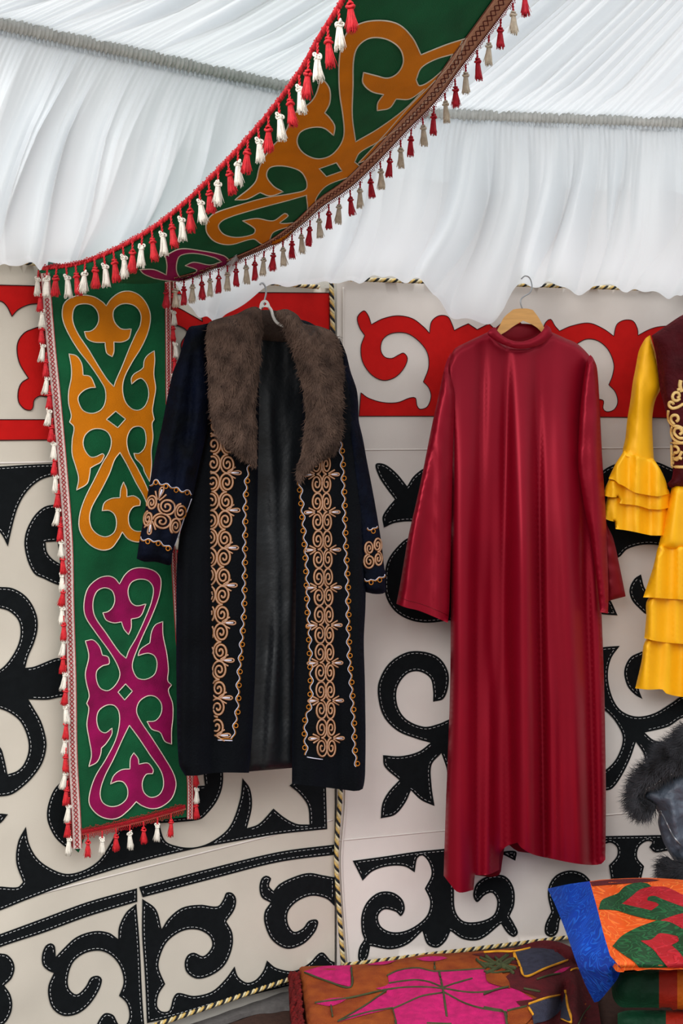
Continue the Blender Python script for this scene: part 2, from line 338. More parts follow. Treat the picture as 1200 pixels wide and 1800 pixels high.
# left hanging: red band
motif(HL, [np.vstack([dens([(-120, 497), (0, 501), (120, 504), (300, 511), (440, 514), (579, 515), (579, 640)], 8), dens([(579, 640), (579, 700), (430, 700), (340, 700)], 8),
      C('px', '335,700 325,640 318,605 329,583 315,573 300,572 296,600 290,620 90,620 86,640 90,690 82,697 70,696 60,703 58,716 54,721 43,719 33,707 32,688 38,673 50,665* 35,640 30,618 32,600 43,585 58,578 75,572 100,560 290,560 290,538 310,540 335,553 356,565* 350,540 330,520 300,518 90,534 60,534 46,537 31,545 21,556* 11,537 0,529 -120,525', closed=False)])], 'redfelt', st=False, edge='edge')
motif(HL, [band(-200, 420, -2, 28)], 'redfelt', st=False, edge='edge')
# right hanging: red band
motif(HR, [C('r1', '115,128 130,145 140,175* 180,155 230,145 280,155 320,185 338,205* 345,165 370,145 400,148 415,175 422,195* 445,183 470,172* 500,192* 540,172* 560,190* 600,160 640,165 655,180 658,205 640,235 620,300* 740,300* 728,240 725,190 735,165 750,157 765,180 780,197* 820,180 880,170 930,190 965,215* 975,175 1000,160 1030,163 1045,190 1047,212* 1085,192 1120,182 1200,178 1300,178* 1300,497* 1150,493 925,490 360,487 98,487* 105,407* 130,425 180,440 230,440 270,425 290,425 295,450 305,463 330,455 343,420 335,390 317,370* 335,320 330,270 300,230 260,205 210,205 180,225 172,260 185,285 210,290 230,280 250,272 263,290 250,325 220,355 180,365 140,345 110,300 105,250 118,212* 100,185 93,150'),
      C('r1', '825,250* 870,225 910,230 945,260 965,310 960,350 948,380* 970,405 978,440 965,465 940,472 928,460 930,435 918,430 820,430*')], 'redfelt', st=False, edge='edge')
BL = [
 ('c3', '-120,1215* 0,1210 150,1200 270,1195 380,1195* 380,1250* 300,1265 230,1290 160,1350 110,1430 80,1520 45,1670* 20,1620 0,1590 -120,1450*', None),
 ('c3', '400,1400 340,1425 260,1440 200,1490 155,1570 140,1640 145,1700 165,1770 200,1830 250,1855 330,1890 420,1900*', ('c3', '262,1645* 330,1640* 345,1770* 300,1740 270,1700')),
 ('c4', '-60,240 0,245 60,250 120,280 165,330 195,400 198,470 180,540 150,610 133,672* 180,665 290,622 340,615* 420,615* 420,845* 340,825 250,840 150,838* 175,880 215,950 240,1030 245,1090 225,1170 180,1240 120,1300 60,1340 0,1350 -60,1350* -60,1060* 0,1090 20,1140 40,1233* 90,1215 125,1180 150,1110 145,1040 110,960 60,915 0,888 -60,880* -60,700* 0,680 50,630 95,550 108,480 95,420 50,375 0,358 -60,352*', None),
 ('c4', '-60,1440* 0,1440 42,1444* 0,1492 -60,1500*', None),
 ('c5', '300,20 240,30 190,65 165,120 160,170 175,215 200,250 235,270 300,200* 600,185* 680,175 705,155 738,112 757,60 757,0 740,-60 600,-80* 600,-60* 690,0* 697,60* 640,63* 600,60*', None),
 ('c5', '88,200* 100,260 130,310 180,345 230,360 290,345 340,310 385,240 420,180* 540,180* 560,245 600,265 660,270 720,250 780,200 815,110 825,35* 850,70 857,130 840,205* 880,190 930,138* 970,170 1010,190 1053,192* 1047,130 1020,90 985,60* 1020,30* 1108,30* 1113,208* 950,225 800,250 640,280 440,330 250,390 100,445 0,485 -120,530* -120,400* 0,403 60,405 78,388* 55,320 62,250', None),
 ('c5', '-200,635* 0,565 150,510 300,455 466,409* 467,455* 300,505 150,560 0,610 -200,690*', None),
 ('c5', '473,405* 700,345 950,285 1140,260* 1140,295* 950,320 750,370 485,440*', None),
 ('c5', '464,462* 430,490 405,540 402,582* 370,560 320,555 260,575 215,615 190,642* 186,605 172,596 155,605 143,635 145,670 165,690 183,697* 165,740 165,780 180,820 215,843 260,838 300,810 335,760 347,720 335,707 310,712 290,745 260,770 235,750 232,710 250,660 290,630 340,622 380,640 410,680 420,730 405,775* 430,800 440,840 430,871 405,873 385,840 355,835 330,871 310,940* 497,940* 485,800 475,600', None),
 ('c5', '484,445* 530,480 550,548* 575,510 620,475 680,465 740,470 760,445 770,424 790,425 803,445 798,480 770,522* 790,560 790,610 765,670 720,705 670,717 635,695 628,660 640,635 660,628 690,640 710,625 722,600 710,570 670,550 620,555 570,590 545,640 540,680 562,735* 540,770 535,810 550,828 575,825 590,780 605,765 660,775 720,760 765,720 798,675* 810,710 840,730 870,720 895,690 908,655* 940,680 1000,690 1050,665 1085,630 1100,628 1125,655 1138,660* 1138,715* 1000,738 750,800 600,845 500,868* 492,700 483,560', None),
 ('c5', '905,366 890,375 882,405 890,440 920,458* 900,490 900,530 925,585 975,615 1030,600 1070,560 1083,525 1075,515 1050,520 1030,545 1000,557 980,530 980,490 1010,455 1060,435 1110,445 1138,470* 1138,372* 1100,365 1050,357 1000,370 950,395 930,418* 915,400 922,375', None),
 ('c5', '-100,640 15,632 40,650 50,680 40,715 15,740* 35,770 42,810 30,850 5,875 -100,880*', None)]
for c, s, h in BL: motif(HL, [C(c, s)]+([C(*h)] if h else []), 'blackfelt')
BR = [
 ('r1', '155,650 185,650 225,680 262,725* 285,690 325,662 380,655* 380,860* 280,845 220,850 183,866* 178,830 195,800 220,770* 190,730 165,690', None),
 ('r1', '400,890 270,900 230,930 195,980 185,1040 190,1100 220,1150 270,1180 330,1190 420,1180* 420,900*', None),
 ('r2', '350,355* 385,345 402,300 400,250 370,205 320,185 260,187 200,225 165,290 165,350 185,410 230,455 290,480 342,495* 300,525 240,540 180,537* 185,575 235,622* 200,660 178,700 172,752* 220,740 255,700 275,657* 310,690 355,710* 345,640 345,570 378,530* 395,580 405,630 450,660* 450,400* 405,415 370,430 320,440 260,415 230,370 228,310 260,262 300,252 340,275 350,320', None),
 ('r1', '915,690 1000,640 1100,640 1180,672 1260,700* 1260,960* 1160,935 1110,925 1060,925 1010,940 980,968 950,960 900,900', None),
 ('r1', '1057,1025* 1035,1040 1018,1075 1025,1110 1050,1140 1080,1160 1120,1100* 1075,1080', None),
 ('r1', '900,1060* 945,1100 978,1165* 920,1160 890,1150*', None),
 ('r2', '880,180* 925,170 985,165* 955,210 945,270 960,340 990,385 1040,405 1100,395 1160,360 1200,335 1300,320* 1300,400* 1200,410 1150,440 1070,460* 1100,485 1150,495 1230,500* 1200,600* 1085,585 1065,530 1040,492* 1020,550 990,610 960,650 935,657 880,650*', ('r2', '900,600 935,588 975,545 995,480 975,430 935,385 900,370')),
 ('r2', '1060,184* 1020,205 1000,250 1010,300 1035,330 1062,346* 1050,310 1060,260 1090,200', None),
 ('r3', '205,108* 300,95 400,80 480,72 560,60* 640,80 697,80 695,108* 640,85 600,100* 560,150* 510,150* 510,200 515,260 540,290 590,290 630,270 640,230 625,205 603,212 580,233 568,212 580,175 620,152 665,155 690,190 692,240 678,275* 690,295 703,325 690,338 670,325 652,298* 590,345 540,345 500,320* 485,350 460,370 430,360 415,320* 370,360 320,375 258,365* 250,400 235,417 222,405 225,370 240,345* 232,320 232,270 250,230 285,203 325,203 355,225 362,255 350,275 335,262 300,255 282,275 290,305 320,322 360,320 400,300 430,270 438,230 422,192* 442,150 435,115 415,92 400,100 392,143* 360,125 310,125 265,140 235,168*', None),
 ('r3', '925,175 900,147 860,137 820,150 797,180 793,215 803,262* 785,300 785,328 803,338 822,325 835,280 900,280 930,200', None),
 ('r2', '900,812* 935,812 1150,808 1300,805* 1300,870* 1150,862 1105,868 1085,850* 1095,833 1075,830 1050,850 1045,885 1068,915* 1050,990* 960,990* 948,912* 975,880 975,850 955,835 935,840 900,870*', None)]
for c, s, h in BR: motif(HR, [C(c, s)]+([C(*h)] if h else []), 'blackfelt')
# faint seams across the cloth
for root, p in ((HL, vrow(np.linspace(-100, 585, 60), 61)), (HL, vrow(np.linspace(-100, 585, 60), 700)), (HR, vrow(np.linspace(594, 1300, 60), 51)), (HR, vrow(np.linspace(594, 1300, 60), 738))):
    mb = MB(); line(mb, p, dcloth, .0006, .0022, flat=.5); mb.build('seam', M['cream'], root)
# twisted gold and black edge cords
RM = [M['gold'], M['goldp'], M['blackc']]
def cord(root, pp, r=.0052, off=.012):
    pp = arr(pp); mb = MB(); rope(mb, P(pp, dcloth(pp)-off), r); mb.build('edge_cord', RM, root)
cord(HL, curve('px', '582,488 584,560 588,700 592,900 596,1100 598,1300 598,1395 594,1450 591,1510 596,1600 603,1694', closed=False), .0058)
cord(HL, vrow(np.linspace(-60, 560, 100), 953)); cord(HL, vrow(np.linspace(-60, 560, 100), -233))
cord(HR, vrow(np.linspace(600, 1250, 100), -250)); cord(HR, vrow(np.linspace(600, 1250, 100), 958))
mb = MB(); line(mb, curve('px', '603,505 603,1000 607,1400 600,1520 612,1700', closed=False), dcloth, .003, .003); mb.build('piped_edge', M['cream'], HR)

# platform below the wall, covered in brown felt
mb = MB()
def plat(z0, z1, front):
    pts = []
    for px in (-350, 590, 1700):
        a = arr([(px, 740)]); q = P(a, dwall(a)-.02)[0]; pts.append((q[0], q[1]))
    pts += [(1.6, front), (-1.0, front)]; n = len(pts); V = [(x, y, z0) for x, y in pts]+[(x, y, z1) for x, y in pts]
    return V, [tuple(range(n)), tuple(range(2*n-1, n-1, -1))]+[(i, (i+1) % n, (i+1) % n+n, i+n) for i in range(n)]
V, fc = plat(.0, .27, -1.25); mb.add(V, fc)
tag(mb.build('low_platform', M['platform'], smooth=False), 'low platform covered in brown felt under the hangings', 'platform')
mb = MB(); gp = curve('px', '180,1830* 258,1797 400,1763 480,1747 512,1742* 515,1768* 450,1775 400,1790 350,1808 300,1840*')
slab(mb, gp, lambda p: F*(CZ-.283-.002*wav(p, 50, 3))/(p[:, 1]-740), 0, .002, 10, down=.271)
tag(mb.build('grey_blanket', M['greyc']), 'grey wool cloth spread along the wall foot left of the kilim', 'blanket')

# ------------------------------------------------------------------ ceiling drapes
ZB = CZ+543/F*3.1
def barpt(b):
    """point of the gathering pole for image column b"""
    b = np.asarray(b, float); v = np.where(b < 712, 543+(712-b)*157/712, 543-(b-712)*18/488); d = 3.1*543/v
    return np.stack([(b-600)/F*d, d-D, np.full_like(d, ZB)], 1)
def ridge(x): return 1-np.abs(np.sin(math.pi*x))
def warp1(x, lam, seed): return np.interp(x, np.arange(-900, 2400, lam), np.random.default_rng(seed).uniform(-1, 1, len(np.arange(-900, 2400, lam))))
def gridmesh(name, G, m, parent=None):
    nv, nu = G.shape[:2]; idx = np.arange(nv*nu).reshape(nv, nu)
    f = np.stack([idx[:-1, :-1], idx[1:, :-1], idx[1:, 1:], idx[:-1, 1:]], -1).reshape(-1, 4)
    mb = MB(); mb.add(G.reshape(-1, 3), f.tolist()); return mb.build(name, m, parent)
hb = np.array([-320, -150, 60, 275, 420, 500, 560, 600, 660, 712, 770, 830, 880, 925, 955, 1010, 1060, 1110, 1170, 1210, 1400], float)
hx = np.array([-420, -300, -70, 145, 300, 352, 400, 480, 560, 620, 680, 745, 800, 872, 905, 960, 1010, 1060, 1120, 1168, 1330], float)
hy = np.array([466, 460, 460, 462, 478, 556, 545, 492, 497, 490, 486, 489, 555, 570, 492, 497, 512, 498, 505, 518, 500], float)
def tier_lower(b0, b1, name, label):
    nu = int((b1-b0)/1.3); nv = 150; b = np.linspace(b0, b1, nu); B = barpt(b); x = np.interp(b, hb, hx); y = np.interp(b, hb, hy)
    ker = np.hanning(25); ker /= ker.sum(); y = np.convolve(np.pad(y, 12, 'edge'), ker, 'valid'); x = np.convolve(np.pad(x, 12, 'edge'), ker, 'valid')
    hp = np.stack([x, y], 1); bag = np.interp(b, [740, 800, 870, 925, 960], [0, .03, .06, .05, 0])+np.interp(b, [430, 500, 560, 610], [0, .03, .03, 0])
    H = P(hp, dwall(hp)-.035-bag)
    G = np.zeros((nv, nu, 3))
    f1 = warp1(b, 55, 1); f2 = warp1(b, 90, 2); s = b
    for i in range(nv):
        v = i/(nv-1); base = B*(1-v)+H*v
        out = .115*math.sin(math.pi*min(1, v)**.8)*1.0 + .02*v
        big = ridge(s/150+.45*f1+.35*v)*.062+ridge(s/72+.5*f2-.2*v+.3)*.040
        med = ridge(s/31+.5*f1+.1*math.sin(3*v))*.012+.003*np.sin(s/9+6*v)
        fine = .5+.5*np.sin(2*math.pi*s/9.5+2*f2)
        a = min(1, v*3.2)**1.1*(1-.35*v**3); disp = big*a+med*a*(1-.85*v)+fine*.008*math.exp(-v*9)
        G[i] = base+np.outer(out+disp, [0, -.92, -.12])+np.outer((big*a), [0, 0, -.25])
        G[i, :, 2] -= .035*math.sin(math.pi*v)**2+ (.004*np.sin(s/6.)+.004*np.sin(s/14.+1))*v**6
        G[i, :, 0] += (.010*np.sin(v*5+s/70))*a
        # rolled-under hem
        if v > .965:
            k = (v-.965)/.035; G[i, :, 1] += .03*k*k; G[i, :, 2] += .004*k
    o = gridmesh('drape_cloth', G, M['drape']); return o
def tier_upper(b0, b1, seed):
    nu = int((b1-b0)/1.5); nv = 110; b = np.linspace(b0, b1, nu); B = barpt(b); ap = np.array([1.21, -1.6, 3.16])
    f1 = warp1(b, 60, seed); f2 = warp1(b, 33, seed+1); s = b; G = np.zeros((nv, nu, 3))
    for i in range(nv):
        v = i/(nv-1)*.93; tgt = ap+(B-ap)*.0
        base = B*(1-v)+tgt*v; a = min(1, v*9)*(1-v)**.8
        disp = ridge(s/85+.5*f1+.3*v)*.045+ridge(s/38+.5*f2+.3*v)*.020+ridge(s/17+.4*f1)*.006*(1-v)
        fine = (.5+.5*np.sin(2*math.pi*s/9.5+2*f2))*.008*math.exp(-v*22)
        G[i] = base+np.outer(disp*a+fine, [-.1, -.55, -.8]); G[i, :, 2] -= .05*math.sin(math.pi*v)*(1-.3*v)
    return gridmesh('drape_cloth', G, M['drape'])
lt = tier_lower(-320, 1400, '', ''); lt.name = 'lower_ceiling_drape'
tag(lt, 'lower tier of white gathered ceiling cloth hanging in scallops over the wall tops', 'drape')
ut = tier_upper(-320, 1400, 5); ut.name = 'upper_ceiling_drape'
tag(ut, 'upper tier of white pleated ceiling cloth rising to the tent crown', 'drape')
for nm, b0, b1, lab in (('gathering_pole', -320, 706, 'grey gathered pole sleeve slanting across the ceiling left of the swag'), ('gathering_pole', 718, 1400, 'grey gathered pole sleeve across the ceiling right of the swag')):
    root = thing(nm, lab, 'pole', barpt([(b0+b1)/2])[0]-np.array([0, .01, .0]))
    b = np.arange(b0, b1, 1.1); B = barpt(b)+np.array([0, -.012, -.004]); mb = MB()
    rr = .0155+.0020*np.sin(b*2*math.pi/7.3+2*warp1(b, 40, 9))+.0015*warp1(b, 5, 10); tube(mb, B, rr, 12); mb.build('gathered_sleeve', M['sleeve'], root)
    mb = MB()
    for sgn in (1, -1):   # small ruffles standing above and below the sleeve
        nb = len(b); G = np.zeros((3, nb, 3)); ph = b*2*math.pi/8.+2.5*warp1(b, 30, 20+sgn)
        for k in range(3):
            G[k] = B+np.outer(np.full(nb, 1.), [0, -.002, sgn*(.012+.0055*k)]); G[k, :, 1] += -.008*np.sin(ph)*(k/2)-.006; G[k, :, 2] += .002*np.cos(ph*1.3)*(k/2)*sgn
        idx = np.arange(3*nb).reshape(3, nb); f = np.stack([idx[:-1, :-1], idx[1:, :-1], idx[1:, 1:], idx[:-1, 1:]], -1).reshape(-1, 4); mb.add(G.reshape(-1, 3), f.tolist())
    mb.build('ruffle', M['drape'], root)
# ------------------------------------------------------------------ tassels (one mesh per variant, copied)
def tassel_mesh(kind, seed):
    r = random.Random(seed); mb = MB(); body = 1
    cl = .018
    # hanging cord: two strands twisted
    for k in (0, 1):
        z = np.linspace(.001, -cl, 10); a = z*500+k*math.pi; tube(mb, np.stack([.0013*np.cos(a), .0013*np.sin(a), z], 1), .0013, 5, 0)
    # knot
    zk = -cl-.004
    if kind == 'flower':
        for k in range(5):
            a = k*2*math.pi/5+r.uniform(-.2, .2); q = np.linspace(0, 2*math.pi, 12, endpoint=False)
            cx, cy, cz = .0042*math.cos(a), .0042*math.sin(a), zk+(.003 if k % 2 else -.0015)
            tube(mb, np.stack([cx+.0028*np.cos(q)*math.cos(a)-.001*np.sin(q), cy+.0028*np.cos(q)*math.sin(a), cz+.003*np.sin(q)], 1), .0017, 6, body, closed=True)
        q = np.linspace(0, 2*math.pi, 16, endpoint=False); tube(mb, np.stack([.0044*np.cos(q), .0044*np.sin(q), np.full(16, zk-.004)+.0008*np.sin(3*q)], 1), .0019, 6, body, closed=True)
    else:
        q = np.linspace(0, 2*math.pi, 18, endpoint=False)
        tube(mb, np.stack([.0035*np.cos(q), .0035*np.sin(q), np.full(18, zk+.004)+.001*np.sin(2*q)], 1), .0022, 6, body, closed=True)
        tube(mb, np.stack([.0056*np.cos(q), .0056*np.sin(q), np.full(18, zk-.0015)+.0012*np.sin(2*q+seed)], 1), .0025, 6, body, closed=True)
        q2 = np.linspace(0, 1, 8); tube(mb, np.stack([.0045*q2, 0*q2, zk+.006-.008*q2], 1), .0018, 5, body)
    # core
    z0 = zk-.003; L = r.uniform(.034, .040); prof = [(.0034, z0), (.0044, z0-.006), (.0058, z0-.016), (.0074, z0-L*.8), (.003, z0-L*.93)]
    n = 12; V = []; 
    for (rr, z) in prof:
        for k in range(n): V.append((rr*math.cos(k*2*math.pi/n), rr*math.sin(k*2*math.pi/n), z))
    fc = [(i*n+k, i*n+(k+1) % n, (i+1)*n+(k+1) % n, (i+1)*n+k) for i in range(len(prof)-1) for k in range(n)]; mb.add(V, fc, body)
    lean = r.uniform(-.003, .003)
    for k in range(64):
        a = r.uniform(0, 6.283); wild = r.random() < .12; e = r.uniform(.0095, .0125) if wild else r.uniform(.0062, .0092)
        if not wild: e *= r.uniform(.75, 1)
        t = np.linspace(0, 1, 6); rad = .0034+(e-.0034)*t**(.8 if not wild else 1.3); zz = z0-L*r.uniform(.86, 1.06)*t*(.93 if wild else 1)
        aa = a+r.uniform(-.25, .25)*t
        tube(mb, np.stack([rad*np.cos(aa)+lean*t*t, rad*np.sin(aa), zz], 1), np.linspace(.00095, .0006 if not wild else .0004, 6), 4, body)
    return mb
TV = {}
for key, kind, mats in (('red', 'knot', ('tred', 'tred')), ('white', 'flower', ('tred', 'twhite')), ('crimson', 'knot', ('tcrim', 'tcrim')), ('beige', 'knot2', ('tcrim', 'tbeige'))):
    TV[key] = []
    for s in range(5):
        mb = tassel_mesh(kind, s*7+len(key)); o = mb.build('tassel', [M[m] for m in mats]); TV[key].append(o)
def put_tassel(root, key, pos, sc=1., tilt=(0, 0)):
    o = random.choice(TV[key]).copy(); COL.objects.link(o); o.parent = root; o.location = Vector(pos)-Vector(WL[root.name])
    o.rotation_euler = (tilt[0], tilt[1], random.uniform(0, 6.28) if abs(tilt[1]) < .05 else 0); o.scale = (sc, sc, sc)
    return o
def along(pp, s0, s1, spacing):
    dd = np.linalg.norm(np.diff(pp, axis=0), axis=1); s = np.concatenate([[0], np.cumsum(dd)]); out = []; t = s0
    while t < s[-1]-s1:
        out.append((np.interp(t, s, pp[:, 0]), np.interp(t, s, pp[:, 1]))); t += spacing(t/s[-1])
    return np.array(out)
def braid(root, pp, dfn, hw, mbase, mthread, off=.003, side=1, loops=True, name='braid_trim'):
    """woven trim: a strip, two zigzag threads, a picot loop edge; pp = centre line in px, hw = half width px"""
    pp = arr(pp); t = np.gradient(pp, axis=0); t /= np.linalg.norm(t, axis=1)[:, None]; n = np.stack([-t[:, 1], t[:, 0]], 1)
    hwv = np.broadcast_to(hw, (len(pp),))[:, None]; poly = np.vstack([pp+n*hwv, (pp-n*hwv)[::-1]])
    mb = MB(); slab(mb, dens(poly, 6, True), dfn, off, .002, 7); o = mb.build(name, M[mbase], root)
    dd = np.linalg.norm(np.diff(pp, axis=0), axis=1); s = np.concatenate([[0], np.cumsum(dd)]); mb = MB()
    st = np.arange(0, s[-1], 1.1); c = np.stack([np.interp(st, s, pp[:, 0]), np.interp(st, s, pp[:, 1])], 1)
    nn = np.stack([np.interp(st, s, n[:, 0]), np.interp(st, s, n[:, 1])], 1); H = np.interp(st, s, hwv[:, 0])[:, None]
    for k in (0, 1):
        ph = np.cumsum(1.1*2*math.pi/(1.35*H[:, 0]+3.5)); z = np.arcsin(np.sin(ph+k*math.pi))/1.5708; line(mb, c+nn*H*.42*z[:, None], dfn, off+.0012, .0009)
    for k in (-1, 1):
        line(mb, c+nn*H*.92*k, dfn, off+.001, .0007)
    mb.build('zigzag_thread', M[mthread], o)
    if loops:
        mb = MB()
        for i in range(0, len(st)-3, 3):
            q = np.linspace(0, math.pi, 6); tt = nn[i]*side; tg = np.array([tt[1], -tt[0]]); ln = random.uniform(3.5, 7.5)
            pts = c[i]+tt*(H[i]*.9)+np.outer(np.sin(q)*ln, tt)+np.outer(np.cos(q)*1.5, tg)+np.array([0, 1])*np.sin(q)[:, None]*1.5
            line(mb, pts, dfn, off+.0005+random.uniform(0, .002), .0005, sides=4)
        mb.build('picot_fringe', M[loops if isinstance(loops, str) else mthread], o)
    return o
def applique(root, polys, dfn, m, off=.003, outline='outline', step=9, name='applique', r=.00125):
    mb = MB(); slab(mb, polys, dfn, off, .0015, step); o = mb.build(name, M[m], root); mb = MB()
    for p in polys: line(mb, p, dfn, off+.0004, r, closed=True)
    mb.build('outline_cord', M[outline], o); return o
# ------------------------------------------------------------------ long banner hanging on the left wall
VB = thing('embroidered_banner', 'long green velvet banner hanging down the left wall, orange motif above magenta motif', 'banner', P([(235, 1500)], 2.9)[0])
def dban(p): return dwall(p)-.045+.004*wav(p, 150, 31)+.0015*wav(p, 45, 32)-.004*np.sin(p[:, 0]/28+p[:, 1]/300)
ob = curve('px', '66,468* 200,478 304,490* 303,600 302,720 308,860 312,1000 322,1180 338,1370 341,1442* 330,1436 240,1450 150,1466* 146,1480 138,1499* 124,1486* 124,1320 114,1180 112,1017 106,908 91,725 77,603 69,500', step=7)
mb = MB(); slab(mb, ob, dban, 0, .003, 10); mb.build('velvet_cloth', M['green'], VB)
def vmot(c, outer, holes, m): return applique(VB, [C(c, outer, step=2.5)]+[C(c, h, step=2.5) for h in holes], dban, m)
vmot('c3', '610,287* 640,245 690,210 745,203 800,225 845,280 865,350 850,440 810,530 760,610 715,700 705,770 722,840 760,880 800,886 835,860 855,800 845,740 815,705 790,710 757,737* 755,705 770,680 810,655 825,640* 830,600 850,570 887,545* 890,600 885,680 895,760 885,830 877,890 887,940* 875,962 880,1040 870,1120 872,1200 862,1300* 830,1240 825,1217* 805,1190 780,1165 770,1135* 800,1135 830,1105 840,1060 830,1000 800,980 760,990 735,1030 730,1080 745,1140 790,1220 840,1320 870,1400 890,1480 880,1560 850,1620 800,1645 740,1630 703,1588* 680,1630 640,1680 590,1692 530,1670 480,1620 455,1560 460,1480 490,1390 540,1290 590,1190 630,1120 640,1060 620,1015 580,995 530,998 490,1030 478,1075 490,1120 520,1155 550,1155 590,1137 600,1148* 580,1185 545,1205 520,1220* 515,1260 500,1310 440,1347* 452,1280 435,1210 415,1140 415,1060 425,985 400,955* 410,920 395,850 395,780 410,700 410,640 397,563* 440,575 470,620 478,685* 520,695 550,757* 520,758 480,775 450,810 455,850 480,890 530,905 580,885 605,840 605,770 580,720 520,630 450,540 390,440 360,360 362,290 385,255 430,232 480,225 540,235 590,265',
 ['420,320 440,285 490,275 530,285 560,320 567,370 550,410 520,432 485,435* 500,475 540,495 604,498* 607,530 615,560 645,580* 655,550 655,495* 700,495 740,475 755,420* 700,420 665,390 650,350 655,310 690,280 740,275 785,295 810,340 805,400 780,450 740,540 700,640 665,720 655,752* 620,715 570,640 510,540 450,450 420,380',
  '665,893* 722,938* 677,988* 612,940*',
  '690,1130* 660,1170 630,1250 580,1350 530,1440 515,1500 525,1560 560,1600 610,1615 655,1590 670,1540 660,1490 630,1465 587,1465* 600,1420 640,1395 690,1390* 695,1340 710,1300* 728,1340 730,1385* 770,1380 805,1405 805,1435* 765,1445 740,1490 745,1550 775,1580 820,1580 855,1545 860,1480 830,1390 780,1300 730,1200'], 'orange')
vmot('c4', '630,230* 660,180 700,150 760,145 820,165 848,205 840,290 800,400 750,510 725,570 700,640 700,680 725,725 770,732 815,705 828,650 815,610 780,595 727,608* 740,575 790,540* 800,480 820,445 858,428* 860,500 880,600 888,680 885,740 905,762* 888,790 910,860 912,930 905,1000 905,1075* 870,1060 850,1020* 840,1010 800,995 775,955* 820,950 850,910 850,860 820,825 780,820 735,850 720,900 740,950 800,1040 870,1150 915,1230 928,1290 905,1360 850,1405 800,1415 750,1400 718,1378* 680,1420 630,1460 580,1470 520,1450 475,1400 470,1350 500,1250 560,1150 610,1050 630,960 625,900 600,870 560,870 520,900 510,950 525,1000 555,1015 590,990* 590,1020 560,1070 535,1095* 530,1130 510,1170 468,1193* 482,1130 470,1050 458,970 468,885 457,860* 470,820 455,750 450,700 468,610 450,530* 490,525 525,560 540,605* 570,615 575,650 540,662 510,690 510,740 530,780 570,792 610,760 632,710 620,660 580,590 500,480 450,400 443,330 465,250 520,200 570,188 605,200',
 ['490,330 510,270 550,250 590,265 605,310 595,350 570,375 542,382* 560,420 600,435 640,430* 655,470 678,497* 692,460 692,415* 740,400 770,335* 720,345 690,325 675,270 690,225 730,205 780,212 808,250 800,320 770,400 720,510 680,580 665,622* 630,590 560,490 500,400',
  '662,757* 698,795* 657,842* 622,800*',
  '682,975* 650,1040 600,1150 550,1250 528,1330 540,1380 580,1403 630,1395 668,1360 672,1310 650,1275 620,1270 582,1285* 600,1240 640,1210 685,1205* 688,1150 705,1120* 728,1150 732,1180* 780,1175 808,1210 805,1230* 770,1235 750,1280 760,1330 795,1355 840,1340 862,1290 850,1220 790,1130 730,1040'], 'magenta')
bl = curve('px', '79,480 89,603 100,712 113,860 120,960 122,1060 126,1200 128,1330 134,1440 136,1492', closed=False)
braid(VB, bl, dban, 8.5, 'braidw', 'braidr', side=1)
br_ = curve('px', '295,494 296,600 297,720 302,860 306,980 314,1120 324,1260 334,1372 334,1440', closed=False)
braid(VB, br_, dban, 5.5, 'braidw', 'braidr', side=-1)
bb = curve('px', '144,1465 200,1454 260,1439 326,1420', closed=False)
braid(VB, bb, dban, 3.2, 'braidb', 'braidr', side=1, loops=True); braid(VB, bb+np.array([0, -3.5]), dban, 2.2, 'braidr', 'braidr', off=.005, side=-1, loops=True)
for i, q in enumerate(along(bl, 12, 4, lambda u: 29)):
    key = 'white' if i % 2 == 0 else 'red'; x = q+np.array([-10-random.uniform(0, 3), -16])
    put_tassel(VB, key, P([x], dban(arr([x]))-.012-random.uniform(0, .004))[0], .82, (0, random.uniform(.0, .16)))
for i, q in enumerate(along(br_, 30, 2, lambda u: 28)):
    key = 'red' if i % 2 == 0 else 'white'; x = q+np.array([8+random.uniform(0, 3), -16])
    put_tassel(VB, key, P([x], dban(arr([x]))-.012-random.uniform(0, .003))[0], .76, (0, -random.uniform(.0, .16)))
for i, q in enumerate(along(bb, 11, 2, lambda u: 25)):
    x = q+np.array([0, 3]); put_tassel(VB, 'red' if i % 2 == 0 else 'white', P([x], dban(arr([x]))-.01)[0], .82, (0, random.uniform(-.06, .06)))
# ------------------------------------------------------------------ swag banner slung under the ceiling
SE = thing('embroidered_swag', 'wide green velvet banner with orange motif and tasselled edges slung under the white ceiling', 'banner', P([(580, 330)], 2.6)[0])
LE = curve('px', '640,-70 603,0 562,65 530,122 482,188 436,243 385,298 330,352 270,400 205,437 140,463 75,472', closed=False, step=5)
RE = curve('px', '950,-70 903,-2 858,58 808,122 768,176 717,228 667,281 625,322 600,341 567,363 527,398 474,433 404,462 340,485 288,496 240,499 160,494', closed=False, step=5)
LD = [(640, 1.98), (562, 2.12), (436, 2.40), (330, 2.58), (205, 2.72), (75, 2.79)]
RD = [(950, 2.26), (858, 2.38), (768, 2.50), (667, 2.66), (567, 2.78), (474, 2.86), (340, 2.90), (160, 2.83)]
def edge_d(pts, line_, tab):
    tab = sorted(tab); dl = np.interp(line_[:, 0], [t[0] for t in tab], [t[1] for t in tab]); res = np.empty(len(pts)); dist = np.empty(len(pts))
    for i in range(0, len(pts), 3000):
        c = pts[i:i+3000]; d2 = ((c[:, None]-line_[None])**2).sum(2); wt = 1/(d2+60)**2; res[i:i+3000] = (wt*dl).sum(1)/wt.sum(1); dist[i:i+3000] = np.sqrt(d2.min(1))
    return res, dist
def dswag(p):
    a, da = edge_d(p, LE, LD); b, db = edge_d(p, RE, RD); u = da/(da+db+1e-6)
    return a*(1-u)+b*u-.05*np.sin(math.pi*u)**1.0+.003*wav(p, 90, 41)+.03*np.exp(-((1-u)/.12)**2)
so = np.vstack([LE, RE[::-1]])
